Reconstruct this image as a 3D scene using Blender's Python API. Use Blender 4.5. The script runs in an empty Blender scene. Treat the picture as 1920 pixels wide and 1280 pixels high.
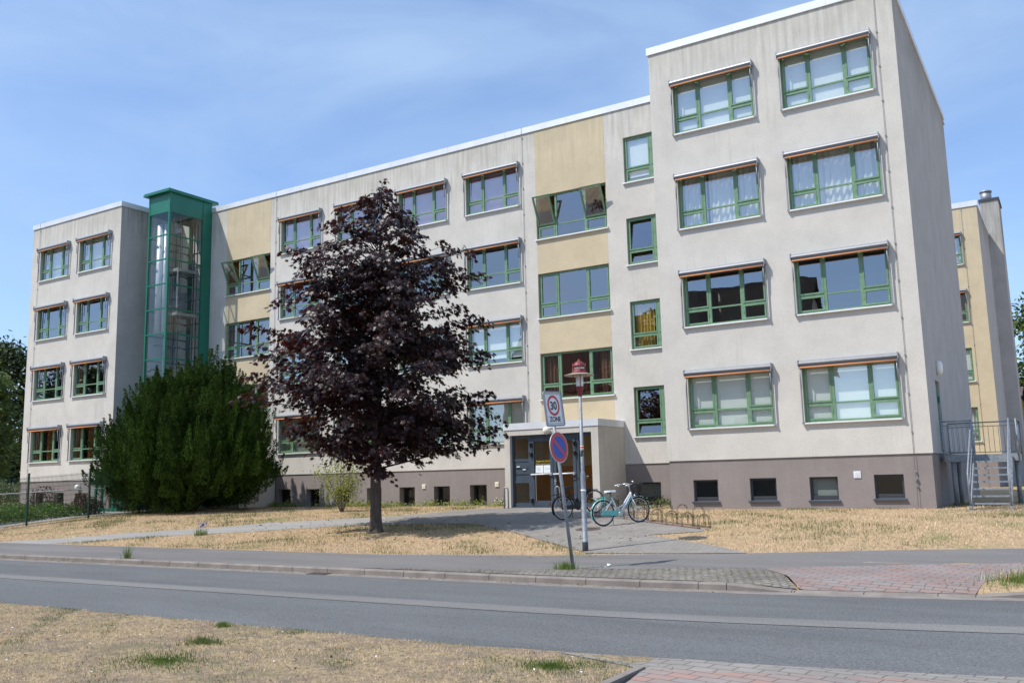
import bpy, math, random
import numpy as np
from mathutils import Vector, Matrix
random.seed(7); rng = np.random.default_rng(7)
S = bpy.context.scene
COL = S.collection
R = math.radians

# ---------------------------------------------------------------- camera
cam = bpy.data.objects.new('camera', bpy.data.cameras.new('camera')); COL.objects.link(cam)
cam.data.sensor_width = 36; cam.data.sensor_fit = 'HORIZONTAL'; cam.data.lens = 31.85
cam.data.clip_start = 0.1; cam.data.clip_end = 3000
_r = Vector((0.84945012, 0.52714205, -0.02357442)); _u = Vector((0.09851109, -0.11453537, 0.98852274)); _f = Vector((-0.5183918, 0.8420231, 0.14922142))
M = Matrix((_r, _u, -_f)).transposed().to_4x4(); M.translation = (3.437, -27.927, 1.5615)
cam.matrix_world = M
S.camera = cam

# ---------------------------------------------------------------- light and sky
SUN_EL, SUN_ROT = R(54), R(218.7)          # sun stands to the left behind the camera
W = bpy.data.worlds.new('World'); S.world = W; W.use_nodes = True
nt = W.node_tree; nt.nodes.clear(); L = nt.links.new
out = nt.nodes.new('ShaderNodeOutputWorld'); bg = nt.nodes.new('ShaderNodeBackground'); bg.inputs['Strength'].default_value = 0.15
sky = nt.nodes.new('ShaderNodeTexSky'); sky.sky_type = 'NISHITA'; sky.sun_disc = False
sky.sun_elevation = SUN_EL; sky.sun_rotation = SUN_ROT; sky.air_density = 1.0; sky.dust_density = 0.35; sky.ozone_density = 3.0
tc = nt.nodes.new('ShaderNodeTexCoord')
mp = nt.nodes.new('ShaderNodeMapping'); mp.inputs['Rotation'].default_value = (R(18), R(-8), R(25)); mp.inputs['Scale'].default_value = (1.2, 1.8, 4.2)
nz = nt.nodes.new('ShaderNodeTexNoise'); nz.inputs['Scale'].default_value = 2.0; nz.inputs['Detail'].default_value = 8; nz.inputs['Roughness'].default_value = 0.56; nz.inputs['Distortion'].default_value = 0.6
nz2 = nt.nodes.new('ShaderNodeTexNoise'); nz2.inputs['Scale'].default_value = 2.2; nz2.inputs['Detail'].default_value = 3
rp = nt.nodes.new('ShaderNodeValToRGB'); rp.color_ramp.elements[0].position = 0.34; rp.color_ramp.elements[1].position = 0.76
rp.color_ramp.elements[0].color = (0.17, 0.17, 0.17, 1); rp.color_ramp.elements[1].color = (0.82, 0.82, 0.82, 1)
m1 = nt.nodes.new('ShaderNodeMath'); m1.operation = 'MULTIPLY_ADD'; m1.inputs[1].default_value = 0.75; 
m2 = nt.nodes.new('ShaderNodeMath'); m2.operation = 'MULTIPLY'; m2.inputs[1].default_value = 0.28
mx = nt.nodes.new('ShaderNodeMixRGB'); mx.inputs[2].default_value = (3.25, 4.45, 6.15, 1)
L(tc.outputs['Generated'], mp.inputs[0]); L(mp.outputs[0], nz.inputs['Vector']); L(tc.outputs['Generated'], nz2.inputs['Vector'])
L(nz2.outputs['Fac'], m2.inputs[0]); L(nz.outputs['Fac'], m1.inputs[0]); L(m2.outputs[0], m1.inputs[2]); L(m1.outputs[0], rp.inputs[0])
ti = nt.nodes.new('ShaderNodeMixRGB'); ti.blend_type = 'MULTIPLY'; ti.inputs[0].default_value = 1; ti.inputs[2].default_value = (0.98, 1.07, 1.22, 1); L(sky.outputs[0], ti.inputs[1])
L(rp.outputs[0], mx.inputs[0]); L(ti.outputs[0], mx.inputs[1]); L(mx.outputs[0], bg.inputs['Color']); L(bg.outputs[0], out.inputs['Surface'])
sd = bpy.data.lights.new('sun', 'SUN'); sd.energy = 4.2; sd.angle = R(0.5); sd.color = (1.0, 0.95, 0.87)
sun = bpy.data.objects.new('sun', sd); COL.objects.link(sun)
to_sun = Vector((math.sin(SUN_ROT) * math.cos(SUN_EL), math.cos(SUN_ROT) * math.cos(SUN_EL), math.sin(SUN_EL)))
sun.rotation_euler = to_sun.to_track_quat('Z', 'Y').to_euler(); sun.location = (0, 0, 60)
S.view_settings.view_transform = 'Standard'; S.view_settings.look = 'None'; S.view_settings.gamma = 1; S.view_settings.exposure = 0.15
S.view_settings.use_curve_mapping = False

# ---------------------------------------------------------------- helpers
class MB:
    """collects shapes, then links them as ONE mesh object"""
    def __init__(s): s.v = []; s.f = []; s.m = []; s.sm = []
    def poly(s, pts, m=0, sm=False):
        b = len(s.v); s.v += [tuple(p) for p in pts]; s.f.append(tuple(range(b, b + len(pts)))); s.m.append(m); s.sm.append(sm)
    def box(s, x0, x1, y0, y1, z0, z1, m=0):
        b = len(s.v)
        s.v += [(x0,y0,z0),(x1,y0,z0),(x1,y1,z0),(x0,y1,z0),(x0,y0,z1),(x1,y0,z1),(x1,y1,z1),(x0,y1,z1)]
        for q in ((0,3,2,1),(4,5,6,7),(0,1,5,4),(1,2,6,5),(2,3,7,6),(3,0,4,7)):
            s.f.append(tuple(b + i for i in q)); s.m.append(m); s.sm.append(False)
        return s
    def bar(s, a, c, w, h, m=0):
        """rectangular bar from a to c"""
        a = Vector(a); c = Vector(c); d = (c - a).normalized()
        up = Vector((0,0,1)) if abs(d.z) < .95 else Vector((0,1,0))
        x = d.cross(up).normalized() * w / 2; y = x.cross(d).normalized() * h / 2
        b = len(s.v)
        for p in (a, c): s.v += [tuple(p - x - y), tuple(p + x - y), tuple(p + x + y), tuple(p - x + y)]
        for q in ((0,1,2,3),(7,6,5,4),(0,4,5,1),(1,5,6,2),(2,6,7,3),(3,7,4,0)):
            s.f.append(tuple(b + i for i in q)); s.m.append(m); s.sm.append(False)
        return s
    def tube(s, pts, r, n=8, m=0, closed=False, sm=True):
        pts = [Vector(p) for p in pts]; k = len(pts); rs = r if isinstance(r, (list, tuple)) else [r] * k
        b = len(s.v); ref = None
        for i, p in enumerate(pts):
            if closed: d = pts[(i + 1) % k] - pts[i - 1]
            else: d = pts[min(i + 1, k - 1)] - pts[max(i - 1, 0)]
            d.normalize()
            if ref is None: ref = d.orthogonal().normalized()
            x = (ref - d * ref.dot(d)).normalized(); ref = x; y = d.cross(x)
            for j in range(n):
                a = 2 * math.pi * j / n; s.v.append(tuple(p + (x * math.cos(a) + y * math.sin(a)) * rs[i]))
        for i in range(k if closed else k - 1):
            for j in range(n):
                i2 = (i + 1) % k
                s.f.append((b + i*n + j, b + i*n + (j+1) % n, b + i2*n + (j+1) % n, b + i2*n + j)); s.m.append(m); s.sm.append(sm)
        if not closed:
            s.f.append(tuple(b + j for j in range(n))[::-1]); s.m.append(m); s.sm.append(False)
            s.f.append(tuple(b + (k-1)*n + j for j in range(n))); s.m.append(m); s.sm.append(False)
        return s
    def lathe(s, prof, c=(0,0,0), n=20, m=0, sm=True, axis=None):
        """prof = [(radius, height)], around z through c"""
        b = len(s.v); k = len(prof)
        for (r, z) in prof:
            for j in range(n):
                a = 2 * math.pi * j / n
                s.v.append((c[0] + r * math.cos(a), c[1] + r * math.sin(a), c[2] + z))
        for i in range(k - 1):
            for j in range(n):
                s.f.append((b + i*n + j, b + i*n + (j+1) % n, b + (i+1)*n + (j+1) % n, b + (i+1)*n + j)); s.m.append(m); s.sm.append(sm)
        s.f.append(tuple(b + j for j in range(n))[::-1]); s.m.append(m); s.sm.append(False)
        s.f.append(tuple(b + (k-1)*n + j for j in range(n))); s.m.append(m); s.sm.append(False)
        return s
    def xf(s, mat):
        s.v = [tuple(mat @ Vector(p)) for p in s.v]; return s
    def mesh(s, name, mats):
        me = bpy.data.meshes.new(name); me.from_pydata(s.v, [], s.f)
        for m in (mats if isinstance(mats, (list, tuple)) else [mats]): me.materials.append(m)
        me.polygons.foreach_set('material_index', s.m); me.polygons.foreach_set('use_smooth', s.sm); me.update()
        return me
    def build(s, name, mats, parent=None, bevel=0):
        o = link(name, s.mesh(name, mats), parent)
        if bevel:
            md = o.modifiers.new('bevel', 'BEVEL'); md.width = bevel; md.segments = 2; md.limit_method = 'ANGLE'
        return o

def link(name, me, parent=None, loc=None):
    o = bpy.data.objects.new(name, me); COL.objects.link(o)
    if loc is not None: o.location = loc
    if parent is not None: attach(o, parent)
    return o
def world_of(o):
    m = Matrix.Translation(o.location) @ o.rotation_euler.to_matrix().to_4x4()
    return (world_of(o.parent) @ o.matrix_parent_inverse @ m) if o.parent else m
def attach(o, parent):
    """keep o where it is in the world while it becomes a child"""
    o.parent = parent; o.matrix_parent_inverse = world_of(parent).inverted()
def tag(o, label, cat, group=None):
    o['label'] = label; o['category'] = cat
    if group: o['group'] = group
    return o
def thing(name, loc, label, cat, group=None):
    o = bpy.data.objects.new(name, None); COL.objects.link(o); o.location = loc; o.empty_display_size = .3
    return tag(o, label, cat, group)
def struct(o, kind='structure'):
    o['kind'] = kind; return o
def np_mesh(name, V, F, mats, parent=None, smooth=False):
    """V (n,3), F (m,k) with the same k for all faces"""
    me = bpy.data.meshes.new(name); V = np.asarray(V, np.float32); F = np.asarray(F, np.int32); k = F.shape[1]
    me.vertices.add(len(V)); me.vertices.foreach_set('co', V.ravel())
    me.loops.add(F.size); me.loops.foreach_set('vertex_index', F.ravel())
    me.polygons.add(len(F)); me.polygons.foreach_set('loop_start', np.arange(len(F), dtype=np.int32) * k)
    me.polygons.foreach_set('use_smooth', np.full(len(F), smooth))
    for m in (mats if isinstance(mats, (list, tuple)) else [mats]): me.materials.append(m)
    me.update(calc_edges=True)
    return link(name, me, parent)
def unit(a): return a / np.maximum(np.linalg.norm(a, axis=-1, keepdims=True), 1e-9)
def leaves(name, P, D, N, size, T, mat, parent=None, smooth=False):
    """one flat leaf (template T: side, tip, lift) at each point P, tip along D, face along N"""
    P = np.asarray(P, float); D = unit(np.asarray(D, float)); Sd = unit(np.cross(D, N)); Nn = np.cross(Sd, D)
    T = np.asarray(T, float); k = len(T); size = np.asarray(size, float)
    V = (P[:, None, :] + size[:, None, None] * (T[None, :, 0:1] * Sd[:, None, :] + T[None, :, 1:2] * D[:, None, :] + T[None, :, 2:3] * Nn[:, None, :])).reshape(-1, 3)
    F = np.arange(len(P) * k).reshape(-1, k)
    return np_mesh(name, V, F, mat, parent, smooth)
MAPLE = [(0,0,0),(.25,-.12,-.03),(.22,.12,0),(.56,.16,-.08),(.33,.38,-.03),(.44,.74,-.12),(.15,.6,-.04),(0,1,-.16),(-.15,.6,-.04),(-.44,.74,-.12),(-.33,.38,-.03),(-.56,.16,-.08),(-.22,.12,0),(-.25,-.12,-.03)]
OVAL = [(0,0,0),(.28,.25,.03),(.3,.55,.02),(0,1,-.05),(-.3,.55,.02),(-.28,.25,.03)]
NEEDLE = [(0,0,0),(.2,.4,.0),(0,1,0),(-.2,.4,0)]

# ---------------------------------------------------------------- materials
def mat(name, col, rough=.7, metal=0, spec=.5, var=.0, vscale=3., bump=0., bscale=40., detail=5, col2=None, stretch=(1,1,1), coat=0):
    m = bpy.data.materials.new(name); m.use_nodes = True; t = m.node_tree; b = t.nodes['Principled BSDF']; l = t.links.new
    b.inputs['Roughness'].default_value = rough; b.inputs['Metallic'].default_value = metal; b.inputs['Specular IOR Level'].default_value = spec
    b.inputs['Coat Weight'].default_value = coat
    b.inputs['Base Color'].default_value = (*col, 1)
    co = t.nodes.new('ShaderNodeTexCoord'); mpn = t.nodes.new('ShaderNodeMapping'); mpn.inputs['Scale'].default_value = stretch; l(co.outputs['Object'], mpn.inputs[0])
    if var or col2:
        n = t.nodes.new('ShaderNodeTexNoise'); n.inputs['Scale'].default_value = vscale; n.inputs['Detail'].default_value = detail; n.inputs['Roughness'].default_value = .6
        r = t.nodes.new('ShaderNodeValToRGB'); l(mpn.outputs[0], n.inputs['Vector']); l(n.outputs['Fac'], r.inputs[0])
        r.color_ramp.elements[0].position = .33; r.color_ramp.elements[1].position = .67
        c2 = col2 or tuple(min(1, c * (1 + var)) for c in col); c1 = col if col2 else tuple(c * (1 - var) for c in col)
        r.color_ramp.elements[0].color = (*c1, 1); r.color_ramp.elements[1].color = (*c2, 1); l(r.outputs[0], b.inputs['Base Color'])
    if bump:
        n2 = t.nodes.new('ShaderNodeTexNoise'); n2.inputs['Scale'].default_value = bscale; n2.inputs['Detail'].default_value = 4; l(co.outputs['Object'], n2.inputs['Vector'])
        bp = t.nodes.new('ShaderNodeBump'); bp.inputs['Strength'].default_value = bump; bp.inputs['Distance'].default_value = .02
        l(n2.outputs['Fac'], bp.inputs['Height']); l(bp.outputs[0], b.inputs['Normal'])
    return m
def nodes_of(m): return m.node_tree, m.node_tree.nodes['Principled BSDF'], m.node_tree.links.new

def plaster(name, col, dirt, streak=1.0, ztop=16.1):
    """rough render with cloudy soiling and rain streaks hanging from the roof edge"""
    m = bpy.data.materials.new(name); m.use_nodes = True; t, b, l = nodes_of(m)
    b.inputs['Roughness'].default_value = .93; b.inputs['Specular IOR Level'].default_value = .15
    co = t.nodes.new('ShaderNodeTexCoord')
    n = t.nodes.new('ShaderNodeTexNoise'); n.inputs['Scale'].default_value = .9; n.inputs['Detail'].default_value = 8; n.inputs['Roughness'].default_value = .65; l(co.outputs['Object'], n.inputs['Vector'])
    r = t.nodes.new('ShaderNodeValToRGB'); r.color_ramp.elements[0].position = .3; r.color_ramp.elements[1].position = .72
    r.color_ramp.elements[0].color = (*[c * .88 for c in col], 1); r.color_ramp.elements[1].color = (*[min(1, c * 1.07) for c in col], 1); l(n.outputs['Fac'], r.inputs[0])
    # fine grain
    g = t.nodes.new('ShaderNodeTexNoise'); g.inputs['Scale'].default_value = 22; g.inputs['Detail'].default_value = 5; l(co.outputs['Object'], g.inputs['Vector'])
    gr = t.nodes.new('ShaderNodeMapRange'); gr.inputs[1].default_value = .3; gr.inputs[2].default_value = .7; gr.inputs[3].default_value = .92; gr.inputs[4].default_value = 1.06; l(g.outputs['Fac'], gr.inputs[0])
    mu = t.nodes.new('ShaderNodeMixRGB'); mu.blend_type = 'MULTIPLY'; mu.inputs[0].default_value = 1; l(r.outputs[0], mu.inputs[1]); l(gr.outputs[0], mu.inputs[2])
    # streaks
    mp_ = t.nodes.new('ShaderNodeMapping'); mp_.inputs['Scale'].default_value = (7, 7, .45); l(co.outputs['Object'], mp_.inputs[0])
    s = t.nodes.new('ShaderNodeTexNoise'); s.inputs['Scale'].default_value = 1; s.inputs['Detail'].default_value = 5; s.inputs['Roughness'].default_value = .6; l(mp_.outputs[0], s.inputs['Vector'])
    sx = t.nodes.new('ShaderNodeSeparateXYZ'); l(co.outputs['Object'], sx.inputs[0])
    h = t.nodes.new('ShaderNodeMapRange'); h.inputs[1].default_value = ztop - 2.6; h.inputs[2].default_value = ztop; h.inputs[3].default_value = -.12; h.inputs[4].default_value = .20; l(sx.outputs['Z'], h.inputs[0])
    a = t.nodes.new('ShaderNodeMath'); l(s.outputs['Fac'], a.inputs[0]); l(h.outputs[0], a.inputs[1])
    lo = t.nodes.new('ShaderNodeTexNoise'); lo.inputs['Scale'].default_value = .32; lo.inputs['Detail'].default_value = 4; l(co.outputs['Object'], lo.inputs['Vector'])
    lm = t.nodes.new('ShaderNodeMapRange'); lm.inputs[1].default_value = .35; lm.inputs[2].default_value = .65; lm.inputs[3].default_value = -.09; lm.inputs[4].default_value = .06; l(lo.outputs['Fac'], lm.inputs[0])
    a2 = t.nodes.new('ShaderNodeMath'); l(a.outputs[0], a2.inputs[0]); l(lm.outputs[0], a2.inputs[1]); a = a2
    k = t.nodes.new('ShaderNodeMapRange'); k.inputs[1].default_value = .47; k.inputs[2].default_value = .78; k.inputs[3].default_value = 0; k.inputs[4].default_value = .75 * streak; l(a.outputs[0], k.inputs[0])
    mx_ = t.nodes.new('ShaderNodeMixRGB'); mx_.inputs[2].default_value = (*dirt, 1); l(k.outputs[0], mx_.inputs[0]); l(mu.outputs[0], mx_.inputs[1]); l(mx_.outputs[0], b.inputs['Base Color'])
    bp = t.nodes.new('ShaderNodeBump'); bp.inputs['Strength'].default_value = .28; bp.inputs['Distance'].default_value = .008
    n3 = t.nodes.new('ShaderNodeTexNoise'); n3.inputs['Scale'].default_value = 60; n3.inputs['Detail'].default_value = 3; l(co.outputs['Object'], n3.inputs['Vector'])
    l(n3.outputs['Fac'], bp.inputs['Height']); l(bp.outputs[0], b.inputs['Normal'])
    return m
def paving(name, c1, c2, mortar, w, h, rot=0, msize=.008, bump=.4, offset=.5, grime=.25, bias=0.):
    m = bpy.data.materials.new(name); m.use_nodes = True; t, b, l = nodes_of(m)
    b.inputs['Roughness'].default_value = .9; b.inputs['Specular IOR Level'].default_value = .2
    co = t.nodes.new('ShaderNodeTexCoord'); mp_ = t.nodes.new('ShaderNodeMapping'); mp_.inputs['Rotation'].default_value = (0, 0, rot); l(co.outputs['Object'], mp_.inputs[0])
    br = t.nodes.new('ShaderNodeTexBrick'); br.inputs['Scale'].default_value = 1; br.inputs['Brick Width'].default_value = w; br.inputs['Row Height'].default_value = h
    br.inputs['Mortar Size'].default_value = msize; br.inputs['Mortar Smooth'].default_value = .15; br.inputs['Bias'].default_value = bias; br.offset = offset
    br.inputs['Color1'].default_value = (*c1, 1); br.inputs['Color2'].default_value = (*c2, 1); br.inputs['Mortar'].default_value = (*mortar, 1); l(mp_.outputs[0], br.inputs['Vector'])
    n = t.nodes.new('ShaderNodeTexNoise'); n.inputs['Scale'].default_value = 1.1; n.inputs['Detail'].default_value = 9; n.inputs['Roughness'].default_value = .7; l(co.outputs['Object'], n.inputs['Vector'])
    mr = t.nodes.new('ShaderNodeMapRange'); mr.inputs[1].default_value = .3; mr.inputs[2].default_value = .7; mr.inputs[3].default_value = 1 - grime; mr.inputs[4].default_value = 1 + grime * .6; l(n.outputs['Fac'], mr.inputs[0])
    mu = t.nodes.new('ShaderNodeMixRGB'); mu.blend_type = 'MULTIPLY'; mu.inputs[0].default_value = 1; l(br.outputs['Color'], mu.inputs[1]); l(mr.outputs[0], mu.inputs[2]); l(mu.outputs[0], b.inputs['Base Color'])
    bp = t.nodes.new('ShaderNodeBump'); bp.inputs['Strength'].default_value = bump; bp.inputs['Distance'].default_value = .01; bp.invert = True; l(br.outputs['Fac'], bp.inputs['Height']); l(bp.outputs[0], b.inputs['Normal'])
    return m
def ground_mat(name, straw, dirt, green, gthr=.6, dthr=.5):
    m = bpy.data.materials.new(name); m.use_nodes = True; t, b, l = nodes_of(m); b.inputs['Roughness'].default_value = 1; b.inputs['Specular IOR Level'].default_value = .1
    co = t.nodes.new('ShaderNodeTexCoord')
    def noise(sc, d, ro, x=(1,1,1)):
        mp_ = t.nodes.new('ShaderNodeMapping'); mp_.inputs['Scale'].default_value = x; l(co.outputs['Object'], mp_.inputs[0])
        n = t.nodes.new('ShaderNodeTexNoise'); n.inputs['Scale'].default_value = sc; n.inputs['Detail'].default_value = d; n.inputs['Roughness'].default_value = ro; l(mp_.outputs[0], n.inputs['Vector']); return n.outputs['Fac']
    def ramp(f, a, c):
        r = t.nodes.new('ShaderNodeMapRange'); r.inputs[1].default_value = a; r.inputs[2].default_value = c; l(f, r.inputs[0]); return r.outputs[0]
    def mixc(f, a, c):
        x = t.nodes.new('ShaderNodeMixRGB'); l(f, x.inputs[0])
        for i, q in ((1, a), (2, c)):
            if isinstance(q, tuple): x.inputs[i].default_value = (*q, 1)
            else: l(q, x.inputs[i])
        return x.outputs[0]
    c = mixc(ramp(noise(38, 4, .7), .38, .66), tuple(q * .72 for q in straw), tuple(q * 1.18 for q in straw))
    c = mixc(ramp(noise(11, 6, .8), .50, .62), c, tuple(q * .62 for q in dirt))
    c = mixc(ramp(noise(2.2, 9, .72), dthr, dthr + .16), c, dirt)
    c = mixc(ramp(noise(.55, 7, .7), gthr, gthr + .14), c, green)
    c = mixc(ramp(noise(1.3, 5, .65), .52, .75), c, tuple(.5 * (q + w) for q, w in zip(green, dirt)))
    l(c, b.inputs['Base Color'])
    bp = t.nodes.new('ShaderNodeBump'); bp.inputs['Strength'].default_value = .7; bp.inputs['Distance'].default_value = .04; l(noise(45, 5, .7), bp.inputs['Height']); l(bp.outputs[0], b.inputs['Normal'])
    return m
def asphalt(name, col, speck=1.0):
    m = bpy.data.materials.new(name); m.use_nodes = True; t, b, l = nodes_of(m); b.inputs['Roughness'].default_value = .85; b.inputs['Specular IOR Level'].default_value = .3
    co = t.nodes.new('ShaderNodeTexCoord')
    n = t.nodes.new('ShaderNodeTexNoise'); n.inputs['Scale'].default_value = 38; n.inputs['Detail'].default_value = 5; n.inputs['Roughness'].default_value = .9; l(co.outputs['Object'], n.inputs['Vector'])
    r = t.nodes.new('ShaderNodeValToRGB'); e = r.color_ramp.elements; e[0].position = .36; e[1].position = .66
    e[0].color = (*[c * (1 - .45 * speck) for c in col], 1); e[1].color = (*[c * (1 + .6 * speck) for c in col], 1); l(n.outputs['Fac'], r.inputs[0])
    mp_ = t.nodes.new('ShaderNodeMapping'); mp_.inputs['Scale'].default_value = (.25, 1.2, 1); l(co.outputs['Object'], mp_.inputs[0])
    n2 = t.nodes.new('ShaderNodeTexNoise'); n2.inputs['Scale'].default_value = 1.0; n2.inputs['Detail'].default_value = 7; n2.inputs['Roughness'].default_value = .65; l(mp_.outputs[0], n2.inputs['Vector'])
    mr = t.nodes.new('ShaderNodeMapRange'); mr.inputs[1].default_value = .3; mr.inputs[2].default_value = .7; mr.inputs[3].default_value = .84; mr.inputs[4].default_value = 1.14; l(n2.outputs['Fac'], mr.inputs[0])
    mu = t.nodes.new('ShaderNodeMixRGB'); mu.blend_type = 'MULTIPLY'; mu.inputs[0].default_value = 1; l(r.outputs[0], mu.inputs[1]); l(mr.outputs[0], mu.inputs[2]); l(mu.outputs[0], b.inputs['Base Color'])
    if speck >= 1:                                   # torn seams and worn, darker spots in the wearing course
        mq = t.nodes.new('ShaderNodeMapping'); mq.inputs['Scale'].default_value = (1.1, 5, 1); l(co.outputs['Object'], mq.inputs[0])
        q = t.nodes.new('ShaderNodeTexNoise'); q.inputs['Scale'].default_value = 1.0; q.inputs['Detail'].default_value = 6; q.inputs['Roughness'].default_value = .75; l(mq.outputs[0], q.inputs['Vector'])
        qr = t.nodes.new('ShaderNodeMapRange'); qr.inputs[1].default_value = .685; qr.inputs[2].default_value = .72; qr.inputs[3].default_value = 1; qr.inputs[4].default_value = .45; l(q.outputs['Fac'], qr.inputs[0])
        m3 = t.nodes.new('ShaderNodeMixRGB'); m3.blend_type = 'MULTIPLY'; m3.inputs[0].default_value = 1; l(mu.outputs[0], m3.inputs[1]); l(qr.outputs[0], m3.inputs[2]); l(m3.outputs[0], b.inputs['Base Color'])
    bp = t.nodes.new('ShaderNodeBump'); bp.inputs['Strength'].default_value = .35; bp.inputs['Distance'].default_value = .01; l(n.outputs['Fac'], bp.inputs['Height']); l(bp.outputs[0], b.inputs['Normal'])
    return m
def leaf_mat(name, c1, c2, trans=.25, rough=.5, spec=.4, vs=1.2, tcol=None, fine=6.):
    m = bpy.data.materials.new(name); m.use_nodes = True; t, b, l = nodes_of(m); b.inputs['Roughness'].default_value = rough; b.inputs['Specular IOR Level'].default_value = spec
    co = t.nodes.new('ShaderNodeTexCoord')
    n = t.nodes.new('ShaderNodeTexNoise'); n.inputs['Scale'].default_value = vs; n.inputs['Detail'].default_value = 2; l(co.outputs['Object'], n.inputs['Vector'])
    n2 = t.nodes.new('ShaderNodeTexNoise'); n2.inputs['Scale'].default_value = fine; n2.inputs['Detail'].default_value = 2; l(co.outputs['Object'], n2.inputs['Vector'])
    ad = t.nodes.new('ShaderNodeMath'); ad.operation = 'MULTIPLY_ADD'; ad.inputs[1].default_value = .5; l(n2.outputs['Fac'], ad.inputs[0]); 
    hf = t.nodes.new('ShaderNodeMath'); hf.operation = 'MULTIPLY'; hf.inputs[1].default_value = .5; l(n.outputs['Fac'], hf.inputs[0]); l(hf.outputs[0], ad.inputs[2])
    r = t.nodes.new('ShaderNodeValToRGB'); r.color_ramp.elements[0].position = .36; r.color_ramp.elements[1].position = .64
    r.color_ramp.elements[0].color = (*c1, 1); r.color_ramp.elements[1].color = (*c2, 1); l(ad.outputs[0], r.inputs[0]); l(r.outputs[0], b.inputs['Base Color'])
    tr = t.nodes.new('ShaderNodeBsdfTranslucent')
    if tcol: tr.inputs[0].default_value = (*tcol, 1)
    else: l(r.outputs[0], tr.inputs[0])
    ms = t.nodes.new('ShaderNodeMixShader'); ms.inputs[0].default_value = trans; l(b.outputs[0], ms.inputs[1]); l(tr.outputs[0], ms.inputs[2]); l(ms.outputs[0], t.nodes['Material Output'].inputs['Surface'])
    return m
def glass_mat(name, tint=(.90,.93,.91), base=.29, wob=.006):
    m = bpy.data.materials.new(name); m.use_nodes = True; t = m.node_tree; l = t.links.new; t.nodes.remove(t.nodes['Principled BSDF'])
    lw = t.nodes.new('ShaderNodeLayerWeight'); lw.inputs['Blend'].default_value = .5          # same from both sides, unlike Fresnel
    pw = t.nodes.new('ShaderNodeMath'); pw.operation = 'POWER'; pw.inputs[1].default_value = 4; l(lw.outputs['Facing'], pw.inputs[0])
    ad = t.nodes.new('ShaderNodeMath'); ad.operation = 'MULTIPLY_ADD'; ad.inputs[1].default_value = .7; ad.inputs[2].default_value = base; ad.use_clamp = True; l(pw.outputs[0], ad.inputs[0])
    tr = t.nodes.new('ShaderNodeBsdfTransparent'); tr.inputs[0].default_value = (*tint, 1)
    gl = t.nodes.new('ShaderNodeBsdfGlossy'); gl.inputs['Roughness'].default_value = .004; gl.inputs[0].default_value = (.92, .95, 1, 1)
    co = t.nodes.new('ShaderNodeTexCoord'); n = t.nodes.new('ShaderNodeTexNoise'); n.inputs['Scale'].default_value = 1.6; n.inputs['Detail'].default_value = 1; oi = t.nodes.new('ShaderNodeObjectInfo'); va = t.nodes.new('ShaderNodeVectorMath'); va.operation = 'MULTIPLY_ADD'; va.inputs[1].default_value = (37, 23, 51); l(oi.outputs['Random'], va.inputs[0]); l(co.outputs['Object'], va.inputs[2]); l(va.outputs[0], n.inputs['Vector'])
    bp = t.nodes.new('ShaderNodeBump'); bp.inputs['Strength'].default_value = wob; bp.inputs['Distance'].default_value = .3; l(n.outputs['Fac'], bp.inputs['Height']); l(bp.outputs[0], gl.inputs['Normal'])
    ms = t.nodes.new('ShaderNodeMixShader'); l(ad.outputs[0], ms.inputs[0]); l(tr.outputs[0], ms.inputs[1]); l(gl.outputs[0], ms.inputs[2]); l(ms.outputs[0], t.nodes['Material Output'].inputs['Surface'])
    return m

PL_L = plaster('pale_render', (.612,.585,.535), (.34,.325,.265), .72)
PL_Y = plaster('ochre_render', (.595,.50,.345), (.40,.36,.26), .55)
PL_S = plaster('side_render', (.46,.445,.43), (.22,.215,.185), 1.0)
PL_P = plaster('plinth_render', (.285,.25,.238), (.22,.19,.18), .4, ztop=2.3)
PL_E = plaster('porch_render', (.60,.56,.50), (.34,.32,.27), .3, ztop=3.5)
M_ALU = mat('aluminium', (.29,.305,.33), .5, .55, var=.06, vscale=6)
M_GALV = mat('galvanised_steel', (.27,.295,.32), .6, .4, var=.22, vscale=14, detail=6)
M_WHITE = mat('white_metal', (.78,.79,.80), .45, .1, var=.05, vscale=5)
M_PARA = mat('white_parapet_sheet', (.72,.735,.76), .42, .25, var=.06, vscale=1.5)
M_FRAME = mat('green_window_paint', (.155,.272,.16), .42, var=.12, vscale=5)
M_TOWER = mat('tower_green_paint', (.014,.155,.10), .36, var=.1, vscale=1.2)
M_ORANGE = mat('orange_awning_cloth', (.66,.27,.11), .8, var=.1)
M_ANTH = mat('anthracite_paint', (.055,.075,.10), .4, var=.12, vscale=3)
M_DARK = mat('dark_grey_frame', (.045,.05,.06), .45)
M_BLACK = mat('black_paint', (.012,.012,.014), .35)
M_RUBBER = mat('tyre_rubber', (.028,.028,.03), .85)
M_RED = mat('lamp_red_paint', (.20,.028,.032), .5, var=.2, vscale=8)
M_BEIGE = mat('lamp_shade_paint', (.40,.33,.25), .55, var=.15, vscale=9)
M_OPAL = mat('opal_glass', (.82,.82,.78), .25)
M_GLOBE = mat('cream_globe', (.78,.74,.62), .3)
M_SIGNW = mat('sign_white', (.74,.745,.75), .4, var=.04)
M_SIGNR = mat('sign_red', (.52,.03,.025), .4)
M_SIGNB = mat('sign_blue', (.012,.06,.36), .4)
M_SIGNK = mat('sign_black', (.015,.015,.017), .5)
M_SIGNE = mat('sign_edge', (.58,.60,.62), .45, .3)
M_YTEXT = mat('yellow_lettering', (.62,.48,.06), .6)
M_PAPER = mat('white_paper', (.80,.84,.85), .8, var=.04, vscale=12)
M_TURQ = mat('turquoise_paint', (.13,.46,.42), .4)
M_BIKEW = mat('white_bike_paint', (.72,.74,.78), .35)
M_CHROME = mat('chrome', (.6,.6,.62), .25, 1)
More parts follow.
